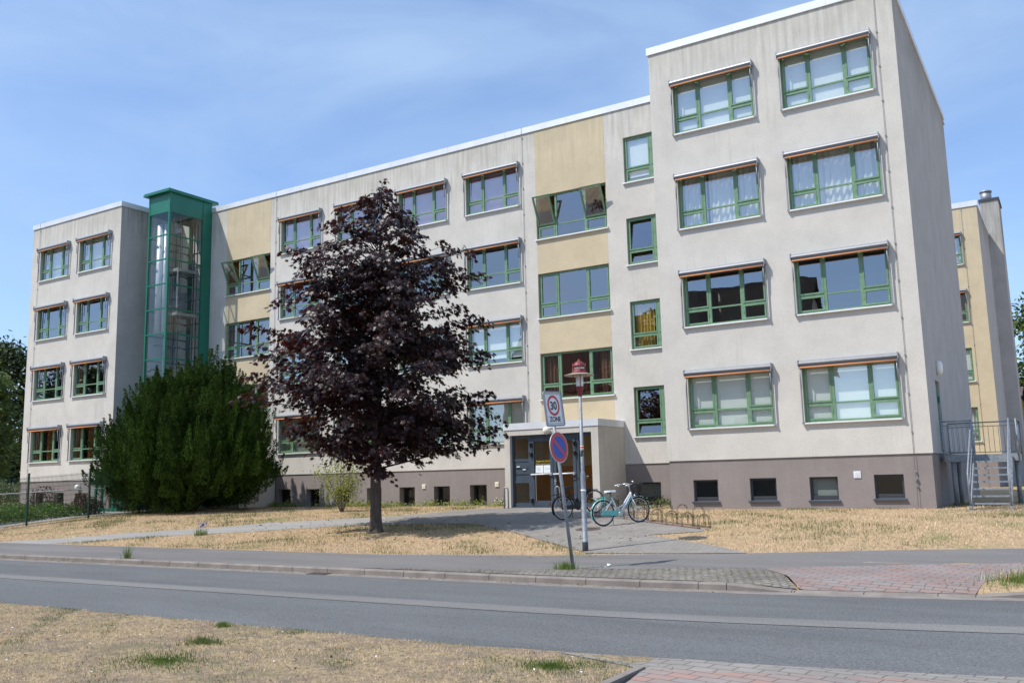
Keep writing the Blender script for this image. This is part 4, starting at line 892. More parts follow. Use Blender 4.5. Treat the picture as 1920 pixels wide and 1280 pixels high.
# ---------------------------------------------------------------- bicycles and rack
def bicycle(name, rear, head, pitch, label, white):
    hx, hy = head; ang = math.atan2(hy, hx)
    A = Matrix.Translation(rear) @ Matrix.Rotation(ang, 4, 'Z') @ Matrix.Rotation(-pitch, 4, 'Y')
    T = thing(name, rear, label, 'bicycle')
    fm = M_BIKEW if white else M_BLACK; fend = M_TURQ if white else M_BLACK; met = M_CHROME if white else M_BLACK
    r = .345; X2 = 1.10; BB = (.47, 0, .30); HD = (.885, 0, .83); HDb = (.915, 0, .66); ST = (.29, 0, .74)
    def arc(cx, rad, a0, a1, k=20): return [(cx + rad * math.cos(R(a0 + (a1-a0)*i/k)), 0, r + rad * math.sin(R(a0 + (a1-a0)*i/k))) for i in range(k+1)]
    for cx in (0, X2):
        w = MB(); w.tube(arc(cx, r - .02, 0, 360 - 12, 29), .02, 8, 0, True); wo = w.xf(A).build('wheel', M_RUBBER, T)
        w = MB(); w.tube(arc(cx, r - .045, 0, 348, 29), .011, 6, 0, True)
        w.tube([(cx, -.05, r), (cx, .05, r)], .022, 10)
        w.xf(A).build('rim', M_CHROME, wo)
        w = MB()
        for i in range(18):
            a = R(i * 20); sgn = .03 if i % 2 else -.03; w.tube([(cx + .02 * math.cos(a + 1), sgn, r + .02 * math.sin(a + 1)), (cx + (r - .05) * math.cos(a), 0, r + (r - .05) * math.sin(a))], .0022, 4)
        w.xf(A).build('spokes', M_CHROME, wo)
    f = MB(); f.tube([HD, HDb], .026, 10)
    if white: f.tube([(.895,0,.77), (.72,0,.53), (.50,0,.31)], .030, 10); f.tube([(.87,0,.80), (.64,0,.52), (.42,0,.42)], .020, 8)
    else: f.tube([(.90,0,.70), (.70,0,.46), (.49,0,.31)], .026, 10)
    f.tube([BB, ST], .020, 10); f.tube([BB[:1] + (0, .32), (.45,0,.30)], .035, 10)
    for s in (-1, 1): f.tube([(.47, s*.03, .30), (0, s*.06, r)], .011, 8); f.tube([(.31, s*.02, .68), (0, s*.06, r)], .010, 8)
    f.xf(A).build('frame', fm, T)
    f = MB(); f.tube([HDb, (.93,0,.60)], .02)
    for s in (-1, 1): f.tube([(.925, s*.02, .64), (.935, s*.055, .58), (.99, s*.058, .46), (X2, s*.06, r)], .012, 8)
    f.xf(A).build('fork', fm if white else M_BLACK, T)
    f = MB(); f.tube([(.885,0,.83), (.868,0,.95), (.86,0,1.0)], .013); f.tube([(.86,0,1.0), (.92,0,1.04)], .014); f.tube([(.62,-.29,1.03), (.78,-.26,1.05), (.90,-.14,1.06), (.92,0,1.04), (.90,.14,1.06), (.78,.26,1.05), (.62,.29,1.03)], .011, 8)
    hb = f.xf(A).build('handlebar', M_CHROME if white else M_BLACK, T)
    for s in (-1, 1):
        MB().tube([(.59, s*.295, 1.025), (.71, s*.275, 1.045)], .018, 8).xf(A).build('grip', M_WHITE if white else M_BLACK, hb)
        MB().tube([(.74, s*.26, 1.03), (.66, s*.27, .99)], .007, 6).xf(A).build('brake_lever', M_CHROME if white else M_BLACK, hb)
    b = MB(); b.lathe([(.004,-.02),(.028,-.015),(.034,.0),(.028,.02),(.004,.03)], (.93,-.10,1.11), 12); b.xf(A).build('bell', M_CHROME, hb)
    s = MB(); P = []
    for u, wd, z in ((.10,.03,.905), (.12,.085,.915), (.20,.10,.915), (.28,.06,.91), (.36,.03,.905), (.42,.025,.905), (.44,.012,.895)): P.append([(u, -wd, z - .035), (u, -wd*.9, z), (u, 0, z + .012), (u, wd*.9, z), (u, wd, z - .035), (u, 0, z - .045)])
    for i in range(len(P)-1):
        for j in range(6): s.poly([P[i][j], P[i+1][j], P[i+1][(j+1)%6], P[i][(j+1)%6]], 0, True)
    s.poly(P[0]); s.poly(P[-1][::-1]); sa = s.xf(A).build('saddle', M_WHITE if white else M_RUBBER, T)
    f = MB(); f.tube([ST, (.25,0,.87)], .013, 8); f.box(.16,.30,-.03,.03,.845,.868); f.xf(A).build('seat_post', M_BLACK, T)
    for cx, a0, a1 in ((0, 30, 205), (X2, 60, 175)):
        m = MB(); pts = arc(cx, r + .028, a0, a1, 22)
        for i in range(len(pts)-1):
            for y0, y1, dz0, dz1 in ((-.032,-.012,-.012,0), (-.012,.012,0,0), (.012,.032,0,-.012)):
                def q(p, y, dz): n = Vector((p[0]-cx, 0, p[2]-r)).normalized(); return (p[0] + n.x*dz, y, p[2] + n.z*dz)
                m.poly([q(pts[i],y0,dz0), q(pts[i],y1,dz1), q(pts[i+1],y1,dz1), q(pts[i+1],y0,dz0)], 0, True)
        m.xf(A).build('mudguard', fend, T)
    c = MB()
    pts = [(-.08,.30),(-.06,.37),(.0,.405),(.40,.385),(.50,.40),(.56,.36),(.565,.27),(.52,.21),(.45,.20),(.38,.25),(.0,.285)]
    c.poly([(x,-.075,z) for x,z in pts]); c.poly([(x,-.055,z) for x,z in pts][::-1])
    for i in range(len(pts)): a, b = pts[i], pts[(i+1) % len(pts)]; c.poly([(a[0],-.055,a[1]),(b[0],-.055,b[1]),(b[0],-.075,b[1]),(a[0],-.075,a[1])])
    c.xf(A).build('chain_guard', fend, T)
    c = MB(); c.tube([(.47,-.10,.30), (.47,.08,.30)], .016, 8); c.tube([(.47,-.095,.30), (.57,-.10,.16)], .012, 6); c.tube([(.47,.085,.30), (.37,.09,.44)], .012, 6); c.box(.53,.61,-.19,-.11,.15,.175); c.box(.33,.41,.10,.18,.43,.455)
    c.lathe([(.07,-.004),(.07,.004)], (0,0,0), 18) ; k = 2*18
    M_ = Matrix.Translation((.47,-.085,.30)) @ Matrix.Rotation(R(90), 4, 'X'); c.v = c.v[:-k] + [tuple(M_ @ Vector(p)) for p in c.v[-k:]]
    c.xf(A).build('crank', M_CHROME if white else M_BLACK, T)
    g = MB()
    for s_ in (-1, 1): g.tube([(.26, s_*.05, .76), (-.28, s_*.06, .755), (-.30, s_*.03, .755)], .007, 6); g.tube([(0, s_*.062, r), (-.12, s_*.062, .75)], .006, 6); g.tube([(0, s_*.062, r), (.05, s_*.062, .755)], .006, 6)
    for x in (-.25, -.12, .02, .16): g.tube([(x,-.06,.755), (x,.06,.755)], .005, 6)
    if not white: g.tube([(-.28,0,.755), (.26,0,.765)], .012, 6)
    g.xf(A).build('luggage_rack', fend, T)
    g = MB(); g.box(-.40,-.385,-.03,.03,.50,.56) if True else None; g.xf(A).build('rear_light', M_SIGNR, T)
    g = MB(); g.tube([(.33,.06,.27), (.36,.15,.0)], .009, 6); g.xf(A).build('kickstand', M_BLACK, T)
    g = MB(); g.tube([(.985,-.0,.72), (1.03,0,.72)], [.03,.042], 12); g.tube([(.93,0,.70),(.985,0,.72)], .008); g.xf(A).build('headlight', M_CHROME if white else M_BLACK, T)
    if white:
        b = MB()
        def rr(w, l, z): return [(1.10 + l*.5*math.cos(R(a)) * (1 if abs(math.cos(R(a)))<.8 else 1.05), w*.5*math.sin(R(a)), z) for a in range(0, 360, 15)]
        rings = [rr(.26,.22,.80), rr(.28,.25,.86), rr(.31,.28,.93), rr(.33,.30,1.0), rr(.34,.31,1.04)]
        for q in rings: b.tube(q, .005, 5, 0, True)
        b.tube(rings[-1], .010, 6, 0, True)
        for i in range(24): b.tube([q[i] for q in rings], .004, 4)
        for k in range(9): b.tube([(1.0 + k*.025, -.12, .80), (1.0 + k*.025, .12, .80)], .004, 4)
        b.tube([(.92,0,.92),(1.0,0,.86)], .012)
        b.xf(A).build('basket', M_BLACK, T)
    return T
def rack():
    a0 = Vector((-9.05, -3.15)); a1 = Vector((-4.68, -6.07)); ax = (a1 - a0); Ln = ax.length; ax.normalize(); h = Vector((-ax.y, ax.x))
    T = thing('bicycle_rack', (-6.8, -4.7, .28), 'long rusty bicycle rack of high and low wire hoops beside the paving', 'bicycle rack')
    Z = lambda p: float(zg(p.x, p.y)) + .03
    for o in (-.02, .30):
        b = MB(); p, q = a0 + h * o, a1 + h * o; b.bar((p.x, p.y, Z(p)), (q.x, q.y, Z(q)), .05, .035); b.build('base_rail', M_RAIL, T)
    n = int(Ln / .35) + 1
    for i in range(n):
        p = a0 + ax * (i * Ln / (n - 1)); hi = i % 2 == 0; H = .50 if hi else .33; off = .0 if not hi else .10; wd = .34
        m = MB()
        for s in (-.03, .03):
            pts = []
            for k in range(17):
                t = math.pi * k / 16; u = off + wd/2 - wd/2 * math.cos(t); q = p + ax * s + h * (u - .05)
                zz = Z(q) + (H - wd/2) * min(1, math.sin(t) * 6) + wd/2 * math.sin(t)
                pts.append((q.x, q.y, zz))
            m.tube(pts, .007, 6)
        m.build('hoop', M_RUST, T)
rack()
bicycle('bicycle', (-7.49, -5.71, float(zg(-7.49,-5.71)) + .012), (.58, .82), R(3.0), 'white and turquoise step-through bicycle with a black front basket', True)
bicycle('bicycle', (-9.42, -4.36, float(zg(-9.42,-4.36)) + .012), (.52, .85), R(8.0), 'black bicycle with its front wheel raised beside the porch', False)

# ---------------------------------------------------------------- trees and shrubs
def limb(mb, a, b, r0, r1, bend=.1, k=6, n=7):
    a = Vector(a); b = Vector(b); d = b - a; o = Vector((random.uniform(-1,1), random.uniform(-1,1), random.uniform(-.3,.6))) * d.length * bend
    pts = [a + d * (i/k) + o * math.sin(math.pi * i / k) for i in range(k+1)]
    mb.tube(pts, [r0 + (r1 - r0) * i / k for i in range(k+1)], n)
    return pts
LM_MAPLE = leaf_mat('purple_maple_leaf', (.013,.0085,.009), (.038,.018,.0185), .13, .45, .42, 1.5, (.17,.024,.016), 9)
def maple():
    x, y = -13.99, -7.37; z = float(zg(x, y)); T = thing('maple_tree', (x, y, z), 'dark purple leaved maple tree standing on the lawn before the school', 'tree')
    tr = MB(); tr.tube([(x,y,z-.2),(x,y,z+.03),(x,y,z+.12),(x+.01,y,z+.4),(x+.0,y,z+1.5),(x+.03,y,z+2.6),(x+.06,y+.05,z+4.5),(x+.10,y+.05,z+6.5),(x+.2,y,z+8.6),(x+.27,y,z+10.4)], [.30,.255,.205,.168,.15,.14,.115,.08,.04,.012], 16)
    HH = [q * 1.035 for q in [1.75,2.2,2.75,3.4,4.0,4.6,5.5,6.1,6.7,7.4,8.0,8.6,9.2,9.7,10.2]]
    RL = [.9,1.4,2.4,3.0,3.55,3.65,3.4,3.3,2.85,2.4,1.95,1.45,.9,.4,.1]      # towards the left of the picture
    RR = [1.4,2.2,2.95,2.95,2.75,2.85,2.85,2.65,2.55,2.4,2.1,1.5,.9,.4,.1]
    # bough ends, arranged in loose tiers
    P, D, N, Sz = [], [], [], []
    lv = Vector((.85,.527,0))
    def clump(c, out, rad, nl):
        """a flat spray: long along the bough, hanging at its end and sides"""
        c = np.array(c); o = np.array([out[0], out[1], 0.]); o = o / max(np.linalg.norm(o), 1e-6); p = np.array([-o[1], o[0], 0.])
        u, v, w = np.clip(rng.normal(size=(3, nl)), -1.55, 1.55); u = u * rad * .72; v = v * rad * .50; w = w * rad * .20
        q = u[:,None]*o + v[:,None]*p; q[:,2] += w - .42 * np.maximum(u, 0)**2 / rad - .5 * v**2 / rad
        d = unit(o * .7 + (v / rad)[:,None] * p * .9 + np.array([0,0,-.6]) + rng.normal(size=(nl,3)) * .4)
        nn = unit(o * .4 + np.array([0,0,.85]) + rng.normal(size=(nl,3)) * .38)
        P.append(c + q); D.append(d); N.append(nn); Sz.append(rng.uniform(.085,.17,nl))
    br = MB()
    az = 0
    for k in range(215):
        h = 1.85 + 8.2 * (random.random() ** .86); az += 2.39996 + random.uniform(-.35,.35)
        ca, sa = math.cos(az), math.sin(az); side = ca * lv.x + sa * lv.y
        rl, rr = np.interp(h, HH, RL), np.interp(h, HH, RR); rmax = rl + (rr - rl) * (side + 1) / 2
        lump = 1 + .15 * math.sin(3*az + h*1.7) + .12 * math.sin(5*az - h*2.3)
        rad = rmax * lump * random.uniform(.62, 1.05)
        up = .30 if h > 6 else .12
        hs = h - up * rad - .2                                   # where the bough leaves the trunk
        tip = Vector((x + .1 + ca * rad, y + sa * rad, z + h + .05)); root = Vector((x + .05, y, z + max(1.6, hs)))
        limb(br, root, tip, .010 + .008 * rad, .004, .05, 5, 5)
        n_s = max(1, int(rad / .62)); 
        for j in range(n_s):
            t = 1 - j * .60 / max(rad, .6) * random.uniform(.85, 1.15)
            if t < .22: break
            q = root.lerp(tip, t); sp = .16 * rad * (1 - t) * 2 + .10
            cl = random.uniform(.34,.52) * (1 if h < 8.2 else .62) * (1 if j else .8)
            clump((q.x + random.uniform(-sp,sp), q.y + random.uniform(-sp,sp), q.z + random.uniform(-.08,.14)), (ca, sa, 0), cl, int((92 if h < 7 else 84) * (cl/.45)**1.6 * random.uniform(.6,1.2)))
    for lx, lz in ((3.75,2.85),(3.4,4.95),(3.2,5.2),(3.2,2.5),(3.0,4.0),(2.9,6.6),(3.0,7.6)):          # single boughs that stick out on the right
        q = lv * lx + Vector((random.uniform(-.5,.5), random.uniform(-.5,.5), 0)); root = Vector((x, y, z + lz - .7)); tip = Vector((x + q.x, y + q.y, z + lz))
        limb(br, root, tip, .03, .005, .05)
        for t in (.62, .75, .87, .97): clump(root.lerp(tip, t) + Vector((0,0,.05)), (lv.x, lv.y, 0), .27, 36)
    for lx, lz in ((3.9,4.6),(3.75,6.1),(3.5,5.2),(3.75,4.0),(2.8,7.3),(2.6,3.0)):
        q = lv * -lx + Vector((random.uniform(-.5,.5), random.uniform(-.5,.5), 0)); root = Vector((x, y, z + lz - .8)); tip = Vector((x + q.x, y + q.y, z + lz))
        limb(br, root, tip, .03, .005, .05)
        for t in (.62, .75, .87, .97): clump(root.lerp(tip, t) + Vector((0,0,.05)), (-lv.x, -lv.y, 0), .28, 38)
    for dx, h_, c_, n_ in ((.28,10.15,.13,9),(.32,9.9,.18,16),(.12,9.7,.2,20),(.5,9.55,.22,22),(.0,9.35,.25,26),(.45,9.2,.25,26),(.7,9.05,.22,20),(-.3,9.0,.26,26),(.2,8.95,.3,34),(.9,8.7,.25,24),(-.55,8.6,.26,24)):
        clump((x + dx*.85, y + dx*.5, z + h_ + .38), (dx, .3, 0), c_, n_)
    tr.build('trunk', M_BARK, T); br.build('branches', M_BARKD, T)
    leaves('crown', np.concatenate(P), np.concatenate(D), np.concatenate(N), np.concatenate(Sz), MAPLE, LM_MAPLE, T)
maple()

LM_YEW = leaf_mat('yew_needle', (.010,.027,.004), (.060,.115,.014), .15, .7, .12, 1.0, None, 3.5)
def yew():
    x, y = -30.5, -1.0; z = float(zg(x, y)); T = thing('yew_shrub', (x, y, z), 'huge dark green yew with upright feathery shoots left of the maple', 'shrub')
    P, D, N, Sz = [], [], [], []
    RX, H = 4.3, 6.75
    st = MB()
    def spire(cx, cy, z0, z1, rad, n):
        t = rng.random(n) ** .85; rr = rad * np.clip(np.minimum((1.02 - t) * 1.25, .5 + t * 2.2), .02, 1); a = rng.random(n) * 2*np.pi
        r = rr * np.sqrt(rng.uniform(.35,1,n))
        lean = np.array([cx - x, cy - y, 0]) * .10
        p = np.stack([cx + lean[0]*t + r*np.cos(a), cy + lean[1]*t + r*np.sin(a), z0 + (z1 - z0)*t], -1)
        o = np.stack([np.cos(a), np.sin(a), np.zeros(n)], -1)
        d = unit(o * rng.uniform(.3,1.0,(n,1)) + np.array([0,0,1.0]) * rng.uniform(.4,1.2,(n,1)) + rng.normal(size=(n,3)) * .25)
        P.append(p); D.append(d); N.append(unit(o + rng.normal(size=(n,3)) * .6)); Sz.append(rng.uniform(.05,.105,n))
    K = 62
    for k in range(K):                              # big pointed lobes, each a bundle of feathery plumes
        a = k * 2.39996 + random.uniform(-.15,.15); f = math.sqrt((k + .5) / K); f = min(f, .93) + random.uniform(-.04,.05)
        ca, sa = math.cos(a), math.sin(a); side = ca * .85 + sa * .527
        top = H * max(.12, 1 - (f * .95) ** 4.6) ** .6 * (1 + random.uniform(-.12,.08)) + .25 * side
        top *= .98 + .06 * side
        zb = .25 + 3.4 * max(0, f - .5) * random.uniform(.8, 1.2); lr = random.uniform(.62, .92); top = max(top, zb + 1.7)
        lobes = [(top, lr)]; q = top - random.uniform(1.2, 1.7)
        while q > zb + .9 and f > .45: lobes.append((q, lr * random.uniform(.9, 1.15))); q -= random.uniform(1.0, 1.5)
        for j, (tp, r_) in enumerate(lobes):
            g = .84 + .19 * math.sin(math.pi * min(1, tp / 6.4)); push = .10 * j
            lx, ly = x + (RX * f * g + push) * ca, y + (RX * f * g * .60 + push) * sa
            for i in range(9):
                b_ = i * 2.39996 + a; rr = r_ * math.sqrt((i + .3) / 9) * .85
                t1 = tp - 1.15 * (rr / r_) ** 1.4 * random.uniform(.7, 1.25); ln = random.uniform(.9, 1.5)
                spire(lx + rr * math.cos(b_), ly + rr * math.sin(b_), z + max(zb - .2, t1 - ln), z + t1, random.uniform(.15,.24), int(300 * ln / 1.2))
            # the shaggy flank under the lobe
            spire(lx, ly, z + max(zb - .3, tp - 2.6), z + tp - .5, r_ * .85, 420)
        if k % 3 == 0: st.tube([(x + RX*f*ca*.15, y + RX*f*sa*.1, z - .1), (x + RX*f*ca*.55, y + RX*f*.4*sa, z + top*.35), (x + RX*f*.85*ca, y + RX*f*.5*sa, z + top*.8)], [.07,.05,.02], 5)
    u = rng.normal(size=(16000,3)); u = unit(u) * rng.random((16000,1)) ** .4 * np.array([RX*.66, RX*.36, H*.31]) + np.array([x, y, z + H*.47])
    P.append(u); D.append(unit(rng.normal(size=(16000,3)))); N.append(unit(rng.normal(size=(16000,3)))); Sz.append(rng.uniform(.15,.3,16000))
    st.build('trunk', M_BARK2, T)
    leaves('crown', np.concatenate(P), np.concatenate(D), np.concatenate(N), np.concatenate(Sz), NEEDLE, LM_YEW, T)
yew()

def leafy(name, x, y, h, rx, zc, mat_, label, cat='tree', n_cl=120, per=120, leaf=.16, trunk=.2, seed=0, group=None, bark=None, flat=.6, z=None, clump=None):
    rs = np.random.default_rng(seed); z = float(zg(x, y)) if z is None else z
    T = thing(name, (x, y, z), label, cat, group)
    tr = MB(); tr.tube([(x,y,z-.2),(x+.05,y,z+h*.3),(x,y+.1,z+h*.65),(x,y,z+h*.93)], [trunk,trunk*.8,trunk*.45,.02], 9)
    P, D, N, Sz = [], [], [], []
    for k in range(n_cl):
        a = k * 2.39996; t = (k + .5) / n_cl; zc_ = zc + (h - zc) * (t if k % 3 else rs.random()); u = (zc_ - zc) / (h - zc)
        prof = math.sin(math.pi * min(1, .12 + .85 * u)) ** .6
        lump = 1 + .16 * math.sin(3*a + zc_*.9 + seed) + .12 * math.sin(5*a - zc_*1.3 + 2*seed)
        r = rx * prof * lump * rs.uniform(.3, 1) ** .45
        c = np.array([x + r*math.cos(a), y + r*math.sin(a), z + zc_]); cr = (clump or rx * .24) * rs.uniform(.65,1.25)
        n = int(per * rs.uniform(.6, 1.3)); q = rs.normal(size=(n,3)) * cr * np.array([.6,.6,.6*flat])
        o = np.array([math.cos(a), math.sin(a), .3])
        P.append(c + q); D.append(unit(o * .6 + rs.normal(size=(n,3)) * .7 + np.array([0,0,-.25]))); N.append(unit(np.array([0,0,1.]) + o * .4 + rs.normal(size=(n,3)) * .45)); Sz.append(rs.uniform(.7,1.3,n) * leaf)
        if k % 2 == 0: limb(tr, (x, y, z + max(h*.15, (zc_ - r*.5)*.95)), c, .015 + trunk * .16, .008, .06, 4, 5)
    tr.build('trunk', bark or M_BARK2, T)
    leaves('crown', np.concatenate(P), np.concatenate(D), np.concatenate(N), np.concatenate(Sz), OVAL, mat_, T)
    return T
LM_YOUNG = leaf_mat('young_yellow_green_leaf', (.17,.22,.04), (.32,.35,.07), .35, .5, .3, 1, None, 6)
LM_OAK = leaf_mat('dark_oak_leaf', (.018,.034,.010), (.055,.082,.020), .18, .5, .3, .5, None, 3)
LM_LIGHT = leaf_mat('light_green_leaf', (.06,.10,.02), (.14,.19,.045), .3, .5, .3, .5, None, 3)
LM_HEDGE = leaf_mat('hedge_leaf', (.055,.11,.015), (.17,.26,.04), .3, .5, .3, 1.2, None, 7)
LM_REDSH = leaf_mat('red_barberry_leaf', (.05,.018,.016), (.11,.04,.03), .25, .5, .3, 1.2, None, 7)
LM_OLIVE = leaf_mat('olive_leaf', (.07,.09,.03), (.16,.18,.07), .3, .5, .3, 1, None, 6)

def sapling():
    x, y = -20.9, -1.2; z = float(zg(x, y)); T = thing('sapling', (x, y, z), 'thin yellow green sapling growing before the plinth left of the maple trunk', 'sapling')
    st = MB(); P, D, N, Sz = [], [], [], []
    for k, (dx, dy, h) in enumerate(((-.55,.1,2.3),(.1,0,2.55),(.55,-.1,2.5),(-.2,.3,1.9),(.75,.2,1.7),(-1.0,0,1.75),(.3,.3,1.2),(-1.25,.1,1.55))):
        pts = limb(st, (x + dx*.05, y + dy*.05, z), (x + dx, y + dy, z + h), .022, .005, .06, 8, 5)
        for i, p in enumerate(pts[3:]):
            n = 55; P.append(np.array(p) + rng.normal(size=(n,3)) * np.array([.22,.22,.10])); o = rng.normal(size=(n,3)); D.append(unit(o + np.array([0,0,-.3]))); N.append(unit(np.array([0,0,1.]) + rng.normal(size=(n,3))*.4)); Sz.append(rng.uniform(.05,.10,n))
    st.build('stem', M_BARK2, T); leaves('crown', np.concatenate(P), np.concatenate(D), np.concatenate(N), np.concatenate(Sz), OVAL, LM_YOUNG, T)
sapling()
# trees left, beyond the school
leafy('oak_tree', -85, 21, 14.8, 6.0, 1.5, LM_OAK, 'dark green oak farthest back beyond the left end of the school', n_cl=150, per=130, leaf=.42, trunk=.4, seed=3, group='dark trees left of the school')
leafy('oak_tree', -68.5, 9, 10.6, 3.6, 1.2, LM_LIGHT, 'lighter green oak at the left picture edge before the dark ones', n_cl=120, per=120, leaf=.36, trunk=.35, seed=5, group='dark trees left of the school')
leafy('oak_tree', -79, 30, 15, 6.0, 1.0, LM_OAK, 'dark oak whose crown meets the left end wall of the school', n_cl=130, per=130, leaf=.38, trunk=.35, seed=8, group='dark trees left of the school')
# trees right, beyond the rear block
leafy('poplar_tree', 4.6, 56, 17.0, 4.4, 5.0, LM_LIGHT, 'tall loose light green tree reaching in at the right picture edge', n_cl=140, per=110, leaf=.34, trunk=.3, seed=12)
leafy('chestnut_tree', 4.2, 66, 12.3, 5.0, 1.0, LM_OAK, 'dense dark green tree behind the yellow house at the right edge', n_cl=150, per=130, leaf=.36, trunk=.35, seed=14)
leafy('lime_tree', 3.2, 70, 8.6, 4.0, .5, LM_HEDGE, 'bright green tree right of the yellow house at the far right edge', n_cl=110, per=110, leaf=.34, trunk=.3, seed=15)
# hedge and red shrub behind the fence
def hedge(name, x0, x1, y0, y1, h, mat_, n, leaf, label, cat, spiky=0):
    zb = float(zg((x0+x1)/2, (y0+y1)/2)); T = thing(name, ((x0+x1)/2, (y0+y1)/2, zb), label, cat)
    u = rng.random((n,3)); u[:,2] = u[:,2] ** .7
    q = np.stack([x0 + (x1-x0)*u[:,0], y0 + (y1-y0)*u[:,1], np.zeros(n)], -1)
    ed = np.minimum(np.minimum(u[:,0], 1-u[:,0]) * (x1-x0), np.minimum(u[:,1], 1-u[:,1]) * (y1-y0))
    hh = h * (.86 + .14 * np.sin(q[:,0]*2.1 + q[:,1]*1.3) * np.sin(q[:,1]*2.7)) * np.clip(.55 + ed * 1.2, .5, 1)
    q[:,2] = zb + hh * u[:,2] + rng.normal(size=n) * .05
    leaves('foliage', q, unit(rng.normal(size=(n,3)) + np.array([0,0,.5 + spiky])), unit(np.array([0,0,1.]) + rng.normal(size=(n,3)) * .6), rng.uniform(.6,1.3,n) * leaf, OVAL, mat_, T)
    st = MB()
    for i in range(14): a = random.random(); b_ = random.random(); st.tube([(x0+(x1-x0)*a, y0+(y1-y0)*b_, zb), (x0+(x1-x0)*a + random.uniform(-.2,.2), y0+(y1-y0)*b_, zb + h*.8)], .012, 5)
    st.build('stems', M_BARK2, T)
    return T
hedge('hedge', -37.4, -34.4, -9.5, -3.0, .80, LM_HEDGE, 16000, .085, 'low bright green hedge behind the mesh fence', 'hedge')
hedge('barberry_shrub', -35.8, -34.6, -3.2, -1.9, .95, LM_REDSH, 2600, .08, 'dark red leaved shrub at the right end of the green hedge', 'shrub')
hedge('barberry_shrub', -39.6, -38.6, -3.0, -1.4, 1.5, LM_REDSH, 900, .09, 'sparse tall reddish shrub between hedge and basement windows', 'shrub', 1)
hedge('wild_shrub', -58, -53, 2, 7, 1.7, LM_OLIVE, 5000, .15, 'grey green shrub beyond the left end of the school', 'shrub')

# ---------------------------------------------------------------- mesh fence
def fence():
    pts = [(-32.55,-9.4),(-32.55,-6.83),(-32.25,-4.35),(-32.29,-1.85),(-32.4,.6)]
    T = thing('mesh_fence', (-32.5,-5,.2), 'dark green wire mesh fence with square posts left of the yew', 'fence')
    G = mat('fence_green_paint', (.010,.055,.035), .5)
    for x, y in pts:
        z = float(zg(x, y)); b = MB(); b.box(x-.035, x+.035, y-.03, y+.03, z-.1, z+2.05)
        for k in range(7): b.box(x+.035, x+.05, y-.02, y+.02, z+.2+k*.28, z+.24+k*.28)
        po = b.build('post', G, T); MB().box(x-.04, x+.04, y-.035, y+.035, z+2.05, z+2.075).build('post_cap', M_BLACK, po)
    for (xa, ya), (xb, yb) in zip(pts[:-1], pts[1:]):
        b = MB(); za, zb = float(zg(xa,ya)), float(zg(xb,yb)); n = int(math.hypot(xb-xa, yb-ya)/.05)
        P = lambda t, h: (xa+(xb-xa)*t + .04, ya+(yb-ya)*t, za+(zb-za)*t + h)
        for i in range(1, n): b.bar(P(i/n, .05), P(i/n, 1.93), .0075, .0075)
        for k in range(10): 
            b.bar(P(0, .06+k*.2), P(1, .06+k*.2), .010, .010); b.bar(tuple(Vector(P(0, .06+k*.2)) + Vector((.016,0,0))), tuple(Vector(P(1, .06+k*.2)) + Vector((.016,0,0))), .010, .010)
        b.build('mesh_panel', G, T)
fence()
b = MB(); b.tube([(-42,-7.0,1.25),(-36.5,-1.2,1.55),(-35.9,-.9,1.55)], .024); b.tube([(-42,-7,.3),(-42,-7,1.25)], .02); b.tube([(-38.3,-3.1,.4),(-38.3,-3.1,1.45)], .02); b.tube([(-35.9,-.9,.4),(-35.9,-.9,1.55)], .02)
tag(b.build('handrail', M_GALV), 'thin grey steel handrail rising behind the hedge', 'handrail')
b = MB()
for i in range(24): b.box(-72 + i*.62, -71.42 + i*.62, 11.5 - i*.3, 11.55 - i*.3, .3, 2.2 + .12*math.sin(i*.8))
tag(b.build('board_fence', mat('pale_boards', (.46,.50,.54), .8, var=.12)), 'pale board fence beyond the left end of the school', 'fence')
b = MB(); b.box(-38.5,-38.3,-5.4,-5.2,.1,2.0); tag(b.build('gate_post', M_WHITE), 'white square gate post at the left picture edge', 'post')

# ---------------------------------------------------------------- yellow house and shed at the right edge
H = thing('yellow_house', (6, 50, .45), 'pale yellow house corner with grey gutter and downpipe at the right edge', 'house')
YH = mat('yellow_house_render', (.58,.42,.16), .9, var=.06)
b = MB(); b.box(-6, .12, 49, 58, .3, 6.75); b.build('wall', YH, H)
b = MB(); b.poly([(-6.5,48.3,6.75),(0.35,48.3,6.75),(0.35,53.5,7.7),(-6.5,53.5,7.7)]); b.poly([(-6.5,48.3,6.65),(-6.5,53.5,7.6),(0.35,53.5,7.6),(0.35,48.3,6.65)]); b.poly([(0.35,48.3,6.65),(0.35,53.5,7.6),(0.35,53.5,7.7),(0.35,48.3,6.75)]); b.poly([(-6.5,48.3,6.65),(0.35,48.3,6.65),(0.35,48.3,6.75),(-6.5,48.3,6.75)]); b.poly([(-6.5,58.7,6.75),(-6.5,53.5,7.7),(0.35,53.5,7.7),(0.35,58.7,6.75)]); b.build('roof', M_RUST, H)
b = MB(); b.tube([(-6.5,48.25,6.75),(.42,48.25,6.75)], .10); b.tube([(-.32,48.3,6.7),(-.32,48.85,6.2),(-.32,48.9,3.0)], .06); b.build('gutter', M_GALV, H)
Sh = thing('green_shed', (4, 46, .45), 'pale green board shed with a grey roof at the right edge', 'shed')
b = MB(); b.box(-.9, 6, 44.5, 47.5, .3, 2.6)
for k in range(9): b.box(-.91, 6.01, 44.485, 44.5, .35 + k*.25, .57 + k*.25)
b.build('wall', mat('pale_green_boards', (.42,.52,.30), .85, var=.08), Sh)
